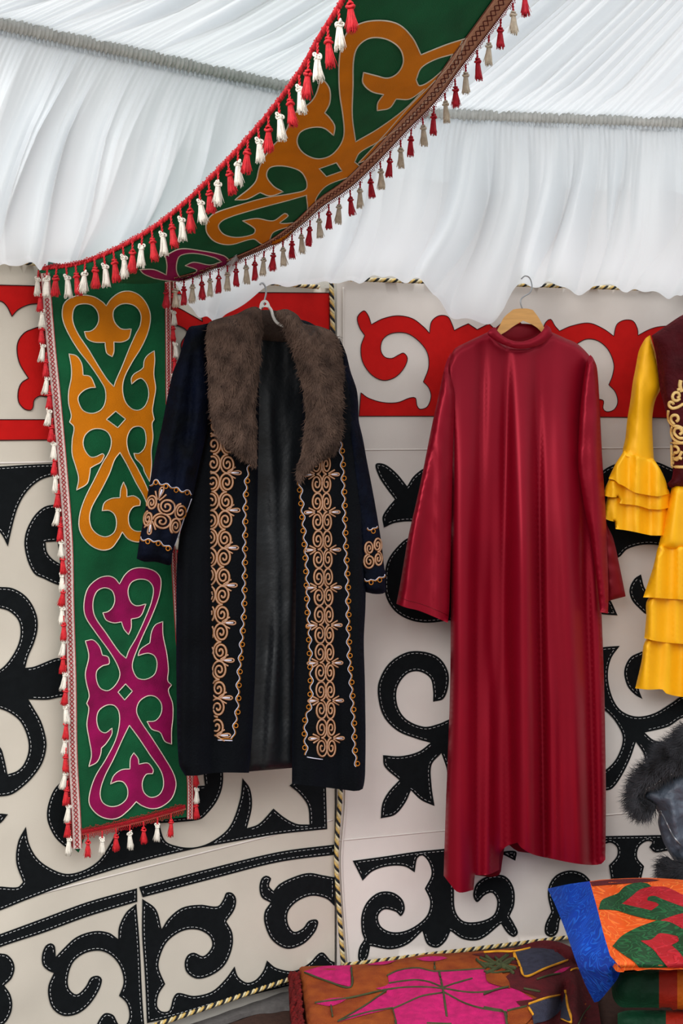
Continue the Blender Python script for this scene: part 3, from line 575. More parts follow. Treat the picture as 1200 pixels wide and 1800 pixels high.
mb = MB(); slab(mb, dens(so, 6, True), dswag, 0, .003, 11); mb.build('velvet_cloth', M['green'], SE)
def smot(outer, holes, m): return applique(SE, [C('g', outer, step=3)]+[C('g', h, step=3) for h in holes], dswag, m, step=8, off=.0035, r=.0013)
smot('925,165* 900,115 860,75 810,62 750,68 705,95 685,140 678,200 680,280 690,350 693,405 680,440 650,470 610,478 570,460 552,430 560,400 590,385 630,385 662,408* 665,380 650,355 635,340* 650,310 650,270 635,245 622,240* 608,285 590,310 540,345 515,400 470,450 440,500 425,550 365,602* 400,600 440,580* 470,590 510,578* 480,560 460,530 470,505 510,500 560,515 580,545 578,570 540,582 450,597 370,620 300,645 280,670 280,700 305,728 350,737 420,720 445,735 480,738 515,722 548,690 575,663 600,640* 612,622* 608,600 640,560 707,533* 740,500* 725,488* 740,460 790,430 832,402* 880,370 940,300 1010,225 1062,115* 1000,135',
 ['722,180 735,140 770,115 820,118 860,145 872,185 855,220 825,235 790,228 752,218* 750,250 775,275 812,285* 795,310 793,333* 830,325 850,298* 890,298 935,268* 880,325 800,385 728,427* 718,350 720,260',
  '910,240* 925,205 965,180 1020,163* 1000,200 950,245 920,258',
  '618,508* 670,490* 687,515* 640,532*',
  '315,680 335,660 420,632 520,605 580,588* 582,640 560,665 500,672 525,650 515,643 480,665 430,658 388,665* 425,690 420,705 370,715 330,705',
  '470,720* 480,700 520,685 552,678* 520,705 490,720'], 'orange')
applique(SE, [C('g', '730,490* 742,462 785,436 826,412* 800,445 755,482', step=3)], dswag, 'green', off=.0055, step=9) if False else None
# folded-over slivers of the right wing along the braid
applique(SE, [C('g', '1050,120* 1020,185 960,250 890,320 820,400 770,455 735,492* 760,480 830,420 900,345 985,262 1040,190', step=3)], dswag, 'orange', off=.004, step=8)
smot('155,770* 200,750 260,755 330,770 352,788* 330,802 290,812 240,835 200,847 160,845 120,838* 90,825 78,812* 120,812 158,828* 160,800', ['190,790 200,770 240,763 300,775 325,788* 290,798 240,790 215,800* 250,815 205,838 190,820'], 'magenta')
def off_line(pp, k):
    t = np.gradient(pp, axis=0); t /= np.linalg.norm(t, axis=1)[:, None]; return pp+np.stack([-t[:, 1], t[:, 0]], 1)*k
hwv = np.interp(np.arange(len(RE)), [0, len(RE)*.2, len(RE)*.55, len(RE)*.75, len(RE)], [16, 13, 8, 3.5, 2])
rc = RE[:int(len(RE)*.86)]; side = 1
cen = rc+ (np.stack([-(np.gradient(rc, axis=0))[:, 1], np.gradient(rc, axis=0)[:, 0]], 1)/np.linalg.norm(np.gradient(rc, axis=0), axis=1)[:, None])*hwv[:len(rc), None]
braid(SE, cen, dswag, hwv[:len(rc)], 'braidb', 'braidd', off=.006, side=-1, loops='tcrim')
# cord bound along the upper left edge
mb = MB(); pts = P(LE, dswag(LE)-.004); rope(mb, pts, .0042, (0, 0, 1)); mb.build('bound_edge', [M['tred'], M['braidr']], SE)
mb = MB()
lo_ = off_line(LE, 0)
for i in range(0, len(LE)-1):
    q = np.linspace(0, math.pi, 6); c = LE[i]; ln = random.uniform(4, 7); t = LE[i+1]-c; t = t/np.linalg.norm(t); nrm = np.array([t[1], -t[0]]); nrm = nrm if nrm[0]+nrm[1] < 0 else -nrm
    line(mb, c+np.outer(np.sin(q)*ln, nrm)+np.outer(np.cos(q)*2.2, t), dswag, .004, .0009, sides=4)
mb.build('picot_fringe', M['tred'], SE)
mb = MB(); q_ = curve('px', '84,464 120,470 160,463 205,448 240,430', closed=False); slab(mb, dens(np.vstack([off_line(q_, 3), off_line(q_, -4)[::-1]]), 5, True), lambda p: dswag(p)+.008, 0, .002, 6); mb.build('teal_backing', M['teal'], SE)
Lp = along(LE[::-1], 6, 25, lambda u: 16.5+24*u**1.3)
for i, q in enumerate(Lp):
    key = 'white' if i % 2 == 0 else 'red'; x = q+np.array([2, 1]); d = dswag(arr([x]))-.016
    put_tassel(SE, key, P([x], d)[0], 1.0 if i % 2 else .98, (random.uniform(-.08, .08), random.uniform(-.12, .02)))
Rp = along(RE[::-1], 130, 40, lambda u: 16+30*max(0, u-.2)**1.1)
for i, q in enumerate(Rp):
    key = 'crimson' if i % 2 == 0 else 'beige'; x = q+np.array([2, 3]); d = dswag(arr([x]))-.004
    put_tassel(SE, key, P([x], d)[0], .86, (random.uniform(-.08, .08), random.uniform(-.06, .06)))
for k in TV:
    for o in TV[k]: bpy.data.objects.remove(o)
# ------------------------------------------------------------------ garments
def hdist(p, poly):
    a = poly; b = np.roll(poly, -1, 0); k = np.abs(b-a)[:, 1] > 1.6*np.abs(b-a)[:, 0]; a = a[k]; b = b[k]; res = np.full(len(p), 1e3)
    for i in range(0, len(p), 4000):
        x, y = p[i:i+4000, 0][:, None], p[i:i+4000, 1][:, None]; c = (a[:, 1] > y) != (b[:, 1] > y)
        xi = (b[:, 0]-a[:, 0])*(y-a[:, 1])/(b[:, 1]-a[:, 1]+1e-12)+a[:, 0]; d = np.where(c, np.abs(x-xi), 1e3); res[i:i+4000] = d.min(1)
    return np.minimum(res, 200)
class Cloth:
    """front surface of a hanging garment piece: rounded edges, folds, wrinkles"""
    def __init__(s, poly, base, bulge=.03, wpx=30, folds=(), wr=(.003, 40, 1), lean=0, stretch=(1, 1), fade=.3, flat_hem=False):
        s.fade = fade; s.fh = flat_hem
        s.poly = poly; s.base = base; s.bulge = bulge; s.w = wpx; s.folds = folds; s.wr = wr; s.st = stretch
    def __call__(s, p):
        p = arr(p); ins = inside(p, [s.poly]); ed = edist(p, s.poly)
        if s.fh: ymid = s.poly[:, 1].mean(); ed = np.where(p[:, 1] > ymid, np.maximum(ed, hdist(p, s.poly)), ed)
        t = np.clip(np.where(ins | (ed > 1.5 if s.fh else False), ed, 0)/s.w, 0, 1)
        e = np.sqrt(np.clip(1-(1-t)**2, 0, 1)); z = s.bulge*e
        for (amp, w, pts) in s.folds:
            ys = [q[1] for q in pts]; cx = np.interp(p[:, 1], ys, [q[0] for q in pts]); L = ys[-1]-ys[0]
            env = sst(p[:, 1], ys[0], ys[0]+s.fade*L)*(1-sst(p[:, 1], ys[-1]-.06*L, ys[-1]) if len(pts) > 2 and pts[-1][2:] else 1)
            z = z+amp*env*np.exp(-((p[:, 0]-cx)/w)**2)*np.minimum(1, e*1.3)
        q = p*np.array(s.st); z = z+s.wr[0]*wav(q, s.wr[1], s.wr[2])*e+s.wr[0]*.4*wav(q, s.wr[1]*.35, s.wr[2]+50)*e
        return s.base(p)-z
    def mesh(s, name, m, parent, step=7, thick=None):
        mb = MB(); slab(mb, dens(s.poly, step, True) if False else s.poly, s, 0, (lambda v: np.maximum(s.base(v)+.006-s(v), .004)) if thick is None else thick, step)
        return mb.build(name, m, parent)
def seg(mb, pp, dfn, off, r, mi): line(mb, pp, dfn, off, r, mi, sides=5, flat=.7)
def spiral(mb, cx, cy, rx, ry, dfn, turns=2.1, a0=0., hand=1, clip=None, r=.0021, tilt=0.):
    t = np.linspace(0, 1, int(34*turns)); a = a0+hand*t*turns*2*math.pi; k = 1-.88*np.clip((t-.2)/.8, 0, 1)
    x = rx*k*np.cos(a); y = ry*k*np.sin(a); c, s = math.cos(tilt), math.sin(tilt)
    pp = np.stack([cx+x*c-y*s, cy+x*s+y*c], 1); both(mb, pp, dfn, r, clip)
def both(mb, pp, dfn, r=.0021, clip=None):
    runs = [pp]
    if clip is not None:
        ok = clip(pp); runs = []; cur = []
        for q, o in zip(pp, ok):
            if o: cur.append(q)
            elif cur: runs.append(np.array(cur)); cur = []
        if cur: runs.append(np.array(cur))
    for q in runs:
        if len(q) > 3: seg(mb, q, dfn, .0012, r*1.28, 1); seg(mb, q, dfn, .0026, r*.92, 0)
def flower(mb, x, y, ang, dfn, s=1., clip=None):
    c, sn = math.cos(ang), math.sin(ang); R = lambda P_: np.stack([x+s*(P_[:, 0]*c-P_[:, 1]*sn), y+s*(P_[:, 0]*sn+P_[:, 1]*c)], 1)
    q = np.linspace(0, 2*math.pi, 22); drop = np.stack([11+9*(-np.cos(q))*1.0+3, 3.8*np.sin(q)*(1-.55*np.cos(q/1))*.75], 1)
    d = np.vstack([[0, 0], drop[1:-1], [0, 0]]); both(mb, R(d), dfn, .0015, clip); seg(mb, R(np.array([[6., 0], [12, 0], [19, 0]])), dfn, .003, .0018, 2)
    for k in (-1, 1):
        t = np.linspace(0, 1, 9); both(mb, R(np.stack([-1+14*t, k*(1.5+10*t-1.5*t*t)], 1)), dfn, .0017, clip)
def wave(mb, ctr, dfn, lam=13.3, amp=2.6, side=1, rings=True, w=.00085):
    dd = np.linalg.norm(np.diff(ctr, axis=0), axis=1); s = np.concatenate([[0], np.cumsum(dd)]); st = np.arange(0, s[-1], 1.); c = np.stack([np.interp(st, s, ctr[:, k]) for k in (0, 1)], 1)
    t = np.gradient(c, axis=0); t /= np.linalg.norm(t, axis=1)[:, None]; n = np.stack([-t[:, 1], t[:, 0]], 1)
    lam = lam*1.8; pp = c+n*(amp*np.sin(st*2*math.pi/lam))[:, None]
    line(mb, pp, dfn, .002, w, 2, 5); line(mb, pp+n*side*1.9, dfn, .002, w*.85, 1, 5)
    if rings:
        for k in range(int(s[-1]/lam)):
            sc = (k+(.25 if side > 0 else .75)+.5)*lam
            if sc > s[-1]-3: break
            i = int(sc); q = np.linspace(0, 2*math.pi, 14, endpoint=False); cc = c[i]+n[i]*side*(3.2)
            line(mb, cc+np.stack([3.5*np.cos(q), 3.8*np.sin(q)], 1), dfn, .0022, .0011, 1, 5, closed=True)
E3 = [M['tan'], M['org'], M['lil']]
CO = thing('velvet_coat', 'navy velvet coat with brown fur collar and tan spiral embroidery on a white hanger', 'coat', P([(470, 1385)], 3.1)[0])
def bcoat(p): return 2.93+(p[:, 0]-250)*.00062+0*p[:, 1]
# lining (back of the coat seen in the opening)
lp = curve('c7', '540,-960* 590,-975 660,-965 720,-940 780,-750* 800,-400 785,-100 745,200 738,600 735,1020* 640,1028 520,1038* 500,600 500,200 520,-300', step=7)
LIN = Cloth(lp, lambda p: bcoat(p)+.03, .01, 20, [(.02, 9, [(487, 1080), (468, 1370)]), (.014, 14, [(505, 720), (515, 1360)]), (.012, 8, [(470, 640), (485, 1000)])], (.007, 70, 5), stretch=(1., .4))
LIN.mesh('lining', M['lining'], CO, 7)
bk = curve('c6', '540,180* 590,165 665,172 720,200* 745,300 560,300*', step=6); CB = Cloth(bk, lambda p: bcoat(p)+.02, .012, 18, wr=(.002, 30, 9)); CB.mesh('back_collar', M['furbase'], CO, 7)
# left front
lf = curve('c6', '345,225* 400,205 560,200* 575,500 570,900 562,1300 560,1700 545,2050 530,2243* 375,2243 300,2255 243,2256* 215,2200 205,1900 203,1500 208,1280 225,1150 270,1000 320,800 345,620 345,420', step=7)
LF = Cloth(lf, bcoat, .028, 13, [(.022, 10, [(330, 900), (322, 1360)]), (.02, 13, [(352, 860), (346, 1365)]), (-.012, 5, [(368, 760), (376, 1365)]), (.014, 18, [(415, 820), (410, 1360)])], (.004, 70, 15), stretch=(1, .5), flat_hem=True)
lfo = LF.mesh('front_panel', M['velvetd'], CO, 7)
rf = curve('c6', '690,200* 800,220 940,320* 985,500 1010,700 1035,900 1050,1100 1055,1300 1052,1500 1045,1650 1050,1850 1052,2180 1040,2315 1000,2325* 900,2312 722,2292* 725,2000 738,1600 742,1200 745,930* 770,700 750,400', step=7)
RFp = Cloth(rf, lambda p: bcoat(p)-.01, .03, 13, [(.02, 14, [(560, 800), (548, 1390)]), (-.01, 8, [(592, 760), (600, 1385)]), (.018, 10, [(625, 820), (628, 1390)])], (.004, 70, 16), stretch=(1, .5), flat_hem=True)
rfo = RFp.mesh('front_panel', M['velvetd'], CO, 7)
# sleeves
ls = curve('c6', '350,225* 300,235 262,243 238,300 215,380 190,440 165,550 140,680 115,790 92,900 72,1010 52,1130 38,1200 26,1282* 60,1296 110,1296 170,1312 182,1308* 188,1250 212,1180 245,1080 278,1000 305,870 335,740 352,660 360,605 352,500 345,400', step=6)
LS = Cloth(ls, lambda p: bcoat(p)-.035, .035, 20, [(.022, 9, [(352, 640), (345, 740), (320, 860)]), (.016, 8, [(330, 620), (300, 790)]), (-.012, 5, [(342, 600), (330, 760)]), (.012, 12, [(290, 760), (272, 960)])], (.006, 48, 21))
lso = LS.mesh('sleeve', M['velvet'], CO, 6)
rs = curve('c6', '935,290* 965,360 985,440 1012,520 1020,580 1022,660 1040,740 1060,850 1085,980 1108,1110 1125,1220 1138,1330 1146,1355 1140,1385 1141,1432 1100,1441 1052,1432* 1030,1300 1000,1000 960,700 940,500', step=6)
RS = Cloth(rs, lambda p: bcoat(p)+.0, .03, 14, [(.012, 6, [(612, 700), (640, 950)])], (.005, 45, 22)); rso = RS.mesh('sleeve', M['velvet'], CO, 6)
# embroidery
mb = MB(); clipL = lambda p: p[:, 0] > 369+np.clip(p[:, 1]-950, 0, 400)*.02
for k in range(-1, 19):
    y = 480+(770+84.2*k)/2.5532; x = 401-(k*1.22)-.012*max(0, k-8)**2*3; 
    if y > 1288: break
    for col, (cx, rx) in enumerate(((x-25.5, 12.5), (x, 12.2))):
        if cx+rx < 371: continue
        spiral(mb, cx, y+(1 if col else 0), rx, 16.4, LF, 2.25, (-.5 if k % 2 else .5)*math.pi, (1 if k % 2 else -1)*(-1 if col else 1), clipL)
    if k % 2 == 1 and k >= 1: flower(mb, x+1, y+16.5, 0, LF, 1., clipL)
wl_ = curve('c6', '533,860 520,900 510,1000 507,1200 503,1500 497,1600 490,1700 478,1850 475,1950 466,2010 455,2092', closed=False); wave(mb, wl_, LF, side=-1)
line(mb, curve('c7', '390,896 455,899', closed=False), LF, .002, .0012, 2); line(mb, curve('c7', '390,888 455,891', closed=False), LF, .002, .001, 1)
mb.build('embroidery', E3, lfo)
mb = MB()
for k in range(0, 17):
    y = 480+(860+84.6*k)/2.5532; x = 564+k*.62
    if y > 1326: break
    for col, (cx, rx) in enumerate(((x-8, 9.5), (x+9, 8.2))):
        spiral(mb, cx, y, rx, 16.4, RFp, 2.1, (-.5 if k % 2 else .5)*math.pi, (1 if k % 2 else -1)*(-1 if col else 1), None, .0019)
    if k % 2 == 1 and k < 16:
        flower(mb, x-13, y-16, math.pi-.05, RFp, .78); flower(mb, x+13, y-16, .0, RFp, .8)
wave(mb, curve('c6', '757,930 765,980 775,1100 790,1300 797,1500 805,1650 812,1850 805,1950 788,2000 785,2080 790,2165', closed=False), RFp, side=1)
wave(mb, curve('c6', '935,725 945,850 952,1000 958,1200 968,1400 970,1500 975,1700 985,1850 995,2000 1000,2150 1012,2218', closed=False), RFp, side=-1)
line(mb, curve('c7', '790,972 822,978 860,983', closed=False), RFp, .002, .0012, 2)
mb.build('embroidery', E3, rfo)
CR['k'] = (240, 800, 6)
mb = MB()
for (x, y, rx, ry, h, a) in ((160, 505, 50, 75, 1, 2.6), (318, 545, 90, 85, -1, 3.4), (465, 598, 62, 82, -1, 4.6), (122, 668, 44, 78, -1, 4.4), (265, 700, 96, 82, 1, 3.2), (410, 752, 54, 82, 1, 2.0)):
    q = conv('k', [(x, y)])[0]; spiral(mb, q[0], q[1], rx/6, ry/6, LS, 2.2, a, h, None, .002, .15)
q = conv('k', [(232, 470)])[0]; flower(mb, q[0], q[1], -1.25, LS, 1.); q = conv('k', [(155, 700)])[0]; flower(mb, q[0], q[1], 1.75, LS, 1.)
wave(mb, curve('k', '135,320 200,270 270,300 350,320 420,350 470,370 530,375 590,410', closed=False, step=2), LS, 11, 2.2, 1)
wave(mb, curve('k', '45,860 80,890 170,895 250,920 310,950 375,990', closed=False, step=2), LS, 11, 2.2, 1)
line(mb, curve('k', '580,460 540,570 500,670 470,760 430,880 400,960', closed=False), LS, .002, .0011, 2)
mb.build('cuff_embroidery', E3, lso)
CR['m'] = (510, 850, 6.6667); mb = MB()
for (x, y, rx, ry, h, a) in ((925, 760, 50, 78, 1, 1.5), (1022, 722, 44, 78, -1, 1.2), (925, 910, 62, 82, -1, 4.5), (1030, 880, 44, 80, 1, 4.6)):
    q = conv('m', [(x, y)])[0]; spiral(mb, q[0], q[1], rx/6.67, ry/6.67, RS, 2., a, h, None, .002)
wave(mb, curve('m', '905,515 960,540 1015,490', closed=False, step=2), RS, 8, 2.0, 1); wave(mb, curve('m', '870,1110 930,1140 1000,1115 1060,1105 1105,1060', closed=False, step=2), RS, 9, 2.2, 1)
mb.build('cuff_embroidery', E3, rso)
# fur collar
cl = curve('c6', '585,165* 560,150 520,160 470,185 390,205 345,228 340,300 348,450 355,580 375,690 420,760 480,800 530,840 566,865* 565,750 560,600 575,450 585,300', step=6)
cr = curve('c6', '655,168* 700,162 750,190 775,225 850,240 912,270 935,330 947,420 947,560 942,700 912,790 850,830 790,890 755,930* 745,900 765,800 780,700 785,600 760,450 730,350 690,240', step=6)
for poly, sd, an in ((cl, 3, lambda p: 1.62+.25*np.sin(p[:, 0]/30)), (cr, 4, lambda p: 1.5-.2*np.sin(p[:, 0]/30))):
    K = Cloth(poly, lambda p: bcoat(p)-.05, .05, 26, [(.012, 16, [(poly[:, 0].mean(), 560), (poly[:, 0].mean()+8, 800)])], (.012, 42, sd), stretch=(1, .8))
    ko = K.mesh('fur_lapel', M['furbase'], CO, 7); mb = MB(); fur(mb, [poly], K, 15000, 13, an, .3, .55, .008, sd); mb.build('fur_pile', M['furb'], ko, smooth=False)['kind'] = 'stuff'
# white plastic hanger
HG = thing('clothes_hanger', 'white plastic hanger holding the navy velvet coat', 'hanger', P([(466, 560)], 3.08)[0])
hd = lambda p: bcoat(p)-.03
mb = MB(); line(mb, curve('c6', '588,160 596,140 600,118 606,90 602,60 590,45 578,52', closed=False, step=2), hd, .0, .0022); mb.build('hook', M['steel'], HG)
mb = MB(); slab(mb, [curve('c6', '575,168* 577,145 584,128 598,120 612,124 622,140 624,158* 616,154 588,154 584,168*', step=1.5), curve('c6', '592,138 600,131 608,138 600,146', step=1)], hd, .008, .006, 0)
line(mb, curve('c6', '618,150 630,168 638,195 652,220 672,233 695,243', closed=False, step=2), hd, .006, .0034, sides=8); line(mb, curve('c6', '580,160 565,185 520,215 420,240 330,262', closed=False, step=3), lambda p: hd(p)+.05, .0, .0034, sides=8)
line(mb, curve('c6', '695,243 780,262 900,300', closed=False, step=3), lambda p: hd(p)+.04+.0004*p[:, 0]*0, .0, .0034, sides=8); mb.build('shoulder_bar', M['plastic'], HG)

# ------------------------------------------------------------------ crimson robe
RB = thing('satin_robe', 'long plain crimson satin robe with stand collar on a wooden hanger', 'robe', P([(930, 1570)], 3.42)[0])
def brob(p): return dwall(p)-.115
# back hem seen below the front hem
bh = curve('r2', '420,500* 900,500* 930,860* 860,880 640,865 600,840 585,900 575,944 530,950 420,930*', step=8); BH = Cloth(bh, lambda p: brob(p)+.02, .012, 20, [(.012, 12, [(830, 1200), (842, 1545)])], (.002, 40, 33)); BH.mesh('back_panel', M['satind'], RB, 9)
body = curve('r1', '548,195* 500,218 450,242 425,256 405,290 392,335 408,500 414,700 412,900 410,1150 408,1400 400,1640 392,1850 386,2050* 405,2075 430,2104 450,2108 488,2098* 492,2048* 540,2046 575,2030* 578,1975 600,1950 637,1938* 650,1955 690,1978 750,1992 830,2008 890,2014 922,2010 936,1995* 938,1800 936,1600 932,1400 925,1200 915,1000 905,800 900,600 905,420 903,320 885,285 840,240 800,222 752,200* 700,240 640,252 590,240', step=7)
FB = [(.045, 90, [(925, 480), (925, 900), (920, 1570)]), (.034, 20, [(818, 540), (812, 900), (808, 1572)]), (.040, 20, [(916, 540), (920, 900), (924, 1200), (926, 1530)]), (-.050, 8, [(944, 560), (946, 900), (950, 1200), (955, 1530)]),
      (.036, 20, [(980, 540), (992, 900), (1006, 1200), (1016, 1520)]), (-.040, 17, [(868, 700), (866, 1200), (868, 1545)]), (-.026, 9, [(892, 500), (889, 800), (884, 1200)]), (-.030, 7, [(893, 1000), (898, 1540)]), (.018, 8, [(862, 1100), (858, 1540)]),
      (-.030, 7, [(1022, 800), (1036, 1200), (1044, 1520)]), (.014, 9, [(970, 1050), (976, 1520)]), (-.022, 6, [(836, 800), (838, 1560)]), (-.012, 8, [(848, 560), (846, 800)])]
RBc = Cloth(body, brob, .022, 10, FB, (.004, 110, 35), stretch=(1, .35), fade=.5, flat_hem=True); RBc.mesh('robe_body', M['satin'], RB, 6)
sl = curve('r1', '412,268* 396,300 385,340 368,420 350,500 330,600 310,700 288,800 265,900 248,1000 236,1070 225,1125* 258,1138 300,1148 350,1168 400,1190* 405,1150 408,1050 412,900 415,750 418,600 422,480 424,410 412,360 402,325', step=6)
SL = Cloth(sl, lambda p: brob(p)-.035, .024, 14, [(.016, 13, [(745, 760), (715, 1060)]), (.012, 8, [(775, 700), (768, 1080)])], (.003, 70, 36), stretch=(1, .5), flat_hem=True); so_ = SL.mesh('sleeve', M['satin'], RB, 6)
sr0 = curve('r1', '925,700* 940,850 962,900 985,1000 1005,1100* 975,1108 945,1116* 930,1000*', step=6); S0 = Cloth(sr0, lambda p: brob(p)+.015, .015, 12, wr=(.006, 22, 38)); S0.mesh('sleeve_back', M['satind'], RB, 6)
sr = curve('r1', '872,300* 885,278 900,300 908,325 915,420 920,520 926,640 934,760 940,880 944,1000 947,1100 945,1158* 918,1154* 908,1060 900,1000 885,900 870,830 855,740 843,650 846,540 852,450 862,360', step=6)
SR = Cloth(sr, lambda p: brob(p)-.045, .022, 12, [(.012, 8, [(1038, 700), (1052, 1060)])], (.003, 60, 39), stretch=(1, .5), flat_hem=True); SR.mesh('sleeve', M['satin'], RB, 6)
for (o_, pp, dd) in ((RB, curve('r1', '232,1100 262,1113 305,1124 355,1143 402,1164', closed=False), SL),):
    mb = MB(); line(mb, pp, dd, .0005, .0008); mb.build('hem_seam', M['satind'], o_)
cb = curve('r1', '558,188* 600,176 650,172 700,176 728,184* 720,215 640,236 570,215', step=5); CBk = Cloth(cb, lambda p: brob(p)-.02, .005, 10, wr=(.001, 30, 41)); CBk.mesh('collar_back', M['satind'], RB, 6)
cf = curve('r1', '560,184* 545,190 535,206 560,228 590,244 640,258 700,250 735,232 757,212* 748,185 733,175* 722,196 700,215 672,228 645,233 615,228 590,215 572,200', step=4)
CF = Cloth(cf, lambda p: brob(p)-.068, .007, 5, wr=(.0008, 30, 42)); CF.mesh('stand_collar', M['satin'], RB, 5)
# wooden hanger
WH = thing('clothes_hanger', 'pale wooden hanger with wire hook holding the crimson robe', 'hanger', P([(920, 580)], 3.4)[0])
wd = lambda p: brob(p)-.03
mb = MB(); slab(mb, curve('r1', '622,124* 640,121 672,121 690,126* 708,150 722,175 732,195 722,205* 706,188 688,176 656,162* 625,180 600,198 580,210* 568,198 576,180 592,150', step=3), wd, .012, .022, 0); mb.build('hanger_arms', M['wood'], WH)
mb = MB(); line(mb, curve('r1', '655,124 648,104 650,88 662,78 678,68 686,52 684,30 676,14 662,10 650,20', closed=False, step=2), wd, .0, .0017, sides=8); mb.build('hook', M['steel'], WH)

# ------------------------------------------------------------------ yellow dress with burgundy waistcoat
DR = thing('satin_dress', 'yellow satin dress with tiered ruffles under a burgundy gold-trimmed bodice', 'dress', P([(1290, 1240)], 3.5)[0])
def bdr(p): return dwall(p)-.12
def piece(name, m, poly, base, bulge, w, folds=(), wr=(.002, 40, 1), step=6, parent=DR, st=(1, .4)):
    K = Cloth(poly, base, bulge, w, folds, wr, stretch=st, flat_hem=name in ('skirt_tier', 'ruffle', 'sleeve')); o = K.mesh(name, m, parent, step); return K, o
Y = M['yellow']
def ruff(x0, x1, y0, y1, n, amp, spread=0, sd=0):
    r = random.Random(sd); return [(.003, 2.2, [(x0+(x1-x0)*(i+r.random())/(3*n), y0-12), (x0-2+(x1-x0+4)*(i+.5)/(3*n), y0+(y1-y0)*r.uniform(.4, .9), 1), (x0-2+(x1-x0+4)*(i+.5)/(3*n), y1, 1)]) for i in range(3*n)]+[(amp*r.uniform(.6, 1.2), (x1-x0)/n*.30, [(x0+(x1-x0)*(i+.5)/n, y0-30), (x0-spread+(x1-x0+2*spread)*(i+.5)/n+r.uniform(-3, 3), y1)]) for i in range(n)]
piece('skirt_tier', Y, curve('y4', '430,1400* 335,1490 318,1580 290,1700* 350,1706 410,1705 425,1722 500,1738 700,1745 1000,1740 1160,1700* 1110,1480 1000,1400*', step=6), lambda p: bdr(p)+.02, .02, 8, ruff(1120, 1460, 1120, 1225, 9, .035, 6, 1))
piece('skirt_tier', Y, curve('y4', '440,1250* 345,1308 338,1390 330,1480* 380,1492 440,1500 560,1508 800,1512 1120,1482* 1105,1300 1000,1250*', step=6), lambda p: bdr(p)+.0, .02, 8, ruff(1130, 1450, 1050, 1132, 8, .03, 4, 2))
piece('skirt_tier', Y, curve('y4', '400,1060* 388,1085 378,1130 365,1180 345,1240 325,1300* 375,1302 430,1306 560,1312 800,1314 1130,1300* 1100,1200 1060,1085*', step=6), lambda p: bdr(p)-.02, .02, 8, ruff(1140, 1440, 960, 1052, 8, .032, 6, 3))
piece('skirt_yoke', Y, curve('y4', '455,800* 440,860 430,900 418,960 405,1020 388,1092* 500,1100 750,1105 1062,1092* 1020,950 990,800*', step=6), lambda p: bdr(p)-.02, .045, 20, ruff(1175, 1410, 850, 965, 7, .016, 8, 4))
K, slv = piece('sleeve', Y, curve('y4', '355,148* 335,162 318,190 305,220 290,300 280,350 268,440 255,520 247,600 238,670 300,690 372,700* 368,620 365,520 372,460 382,425 402,380 395,300 385,250 372,200', step=6), lambda p: bdr(p)-.01, .05, 22, [(.012, 8, [(1125, 640), (1122, 780)])], (.005, 40, 7))
tiers = [('170,855* 158,900 148,950* 175,962 200,968* 204,1000* 240,1004 285,1012 330,1022 360,1028* 410,1028 455,1018* 450,950 440,880 300,850', .0, 5), ('178,775* 160,815 150,852* 180,860 214,860* 222,888* 260,892 305,898 350,912* 400,914 446,905* 430,820 300,800', -.02, 6), ('240,655* 225,680 208,705 190,740 173,778* 200,786 218,802* 235,808 285,838 330,848* 390,856 436,845* 425,790 400,735 385,712 370,690* 300,672', -.04, 7)]
for s_, o_, sd in tiers:
    pl = curve('y4', s_, step=4); lo, hi = pl.min(0), pl.max(0)
    piece('ruffle', Y, pl, lambda p, o_=o_: bdr(p)+o_, .014, 6, ruff(lo[0], hi[0], lo[1]-20, hi[1], 3, .025, 0, sd), (.002, 25, sd), 4)
BD, bo = piece('bodice', M['burg'], curve('y4', '362,150* 420,110 500,58 560,40* 620,140 725,200 830,140 890,40* 950,58 1030,110 1088,150* 1065,250 1050,390 1020,540 995,690 1000,780 1012,815* 750,835 500,822 440,818* 430,802 450,780 458,700 452,620 440,540 420,470 400,390 388,290 378,220', step=7), lambda p: bdr(p)-.03, .06, 30, [(.012, 10, [(1180, 580), (1172, 700)]), (.016, 8, [(1180, 838), (1186, 864)])], (.007, 45, 8), st=(1, .8))
CR['n'] = (1100, 540, 5.29); mb = MB()
def gl(s, r=.0042, cl_=False): line(mb, curve('n', s, closed=cl_, step=2), BD, .002, r, 0, 6, .6)
for mir in (0, 1):
    if mir: mb.build('embroidery', M['goldemb'], bo); mb = MB()
    f_ = (lambda s: s) if not mir else (lambda s: ' '.join('%g,%s' % (2*1005-float(t.split(',')[0]), t.split(',')[1]) for t in s.split()))
    gl(f_('508,680 500,720 506,760 515,790'), .0055); gl(f_('475,770 500,765 525,780')); gl(f_('500,850 470,870 440,860 432,825 455,795 485,800 495,830 475,845'))
    gl(f_('530,900 480,930 430,940 400,915 405,885 432,885 440,905')); gl(f_('395,960 392,1010 400,1060 440,1100 490,1110 530,1130')); gl(f_('450,1090 425,1060 420,1025 440,1005 475,1010 485,1045 465,1065'))
    gl(f_('430,1110 420,1160 440,1220 500,1260 540,1262')); gl(f_('530,1220 490,1215 450,1170 460,1130 500,1125 520,1165 495,1185')); gl(f_('420,1262 600,1265 800,1265')); gl(f_('424,1280 426,1380 428,1480')); gl(f_('424,1485 600,1488 800,1488'))
    gl(f_('445,1290 475,1300 490,1330 470,1355 450,1345')); gl(f_('440,1460 445,1420 480,1400 520,1410')); gl(f_('460,1350 440,1390 470,1420 500,1380 520,1340')); gl(f_('560,800 600,900 560,1000 620,1100 680,1000 760,1050 700,1180 780,1230'))
    gl(f_('560,1300 600,1350 560,1400 620,1450 680,1400 650,1320 740,1300 800,1380'))
mb.build('embroidery', M['goldemb'], bo)
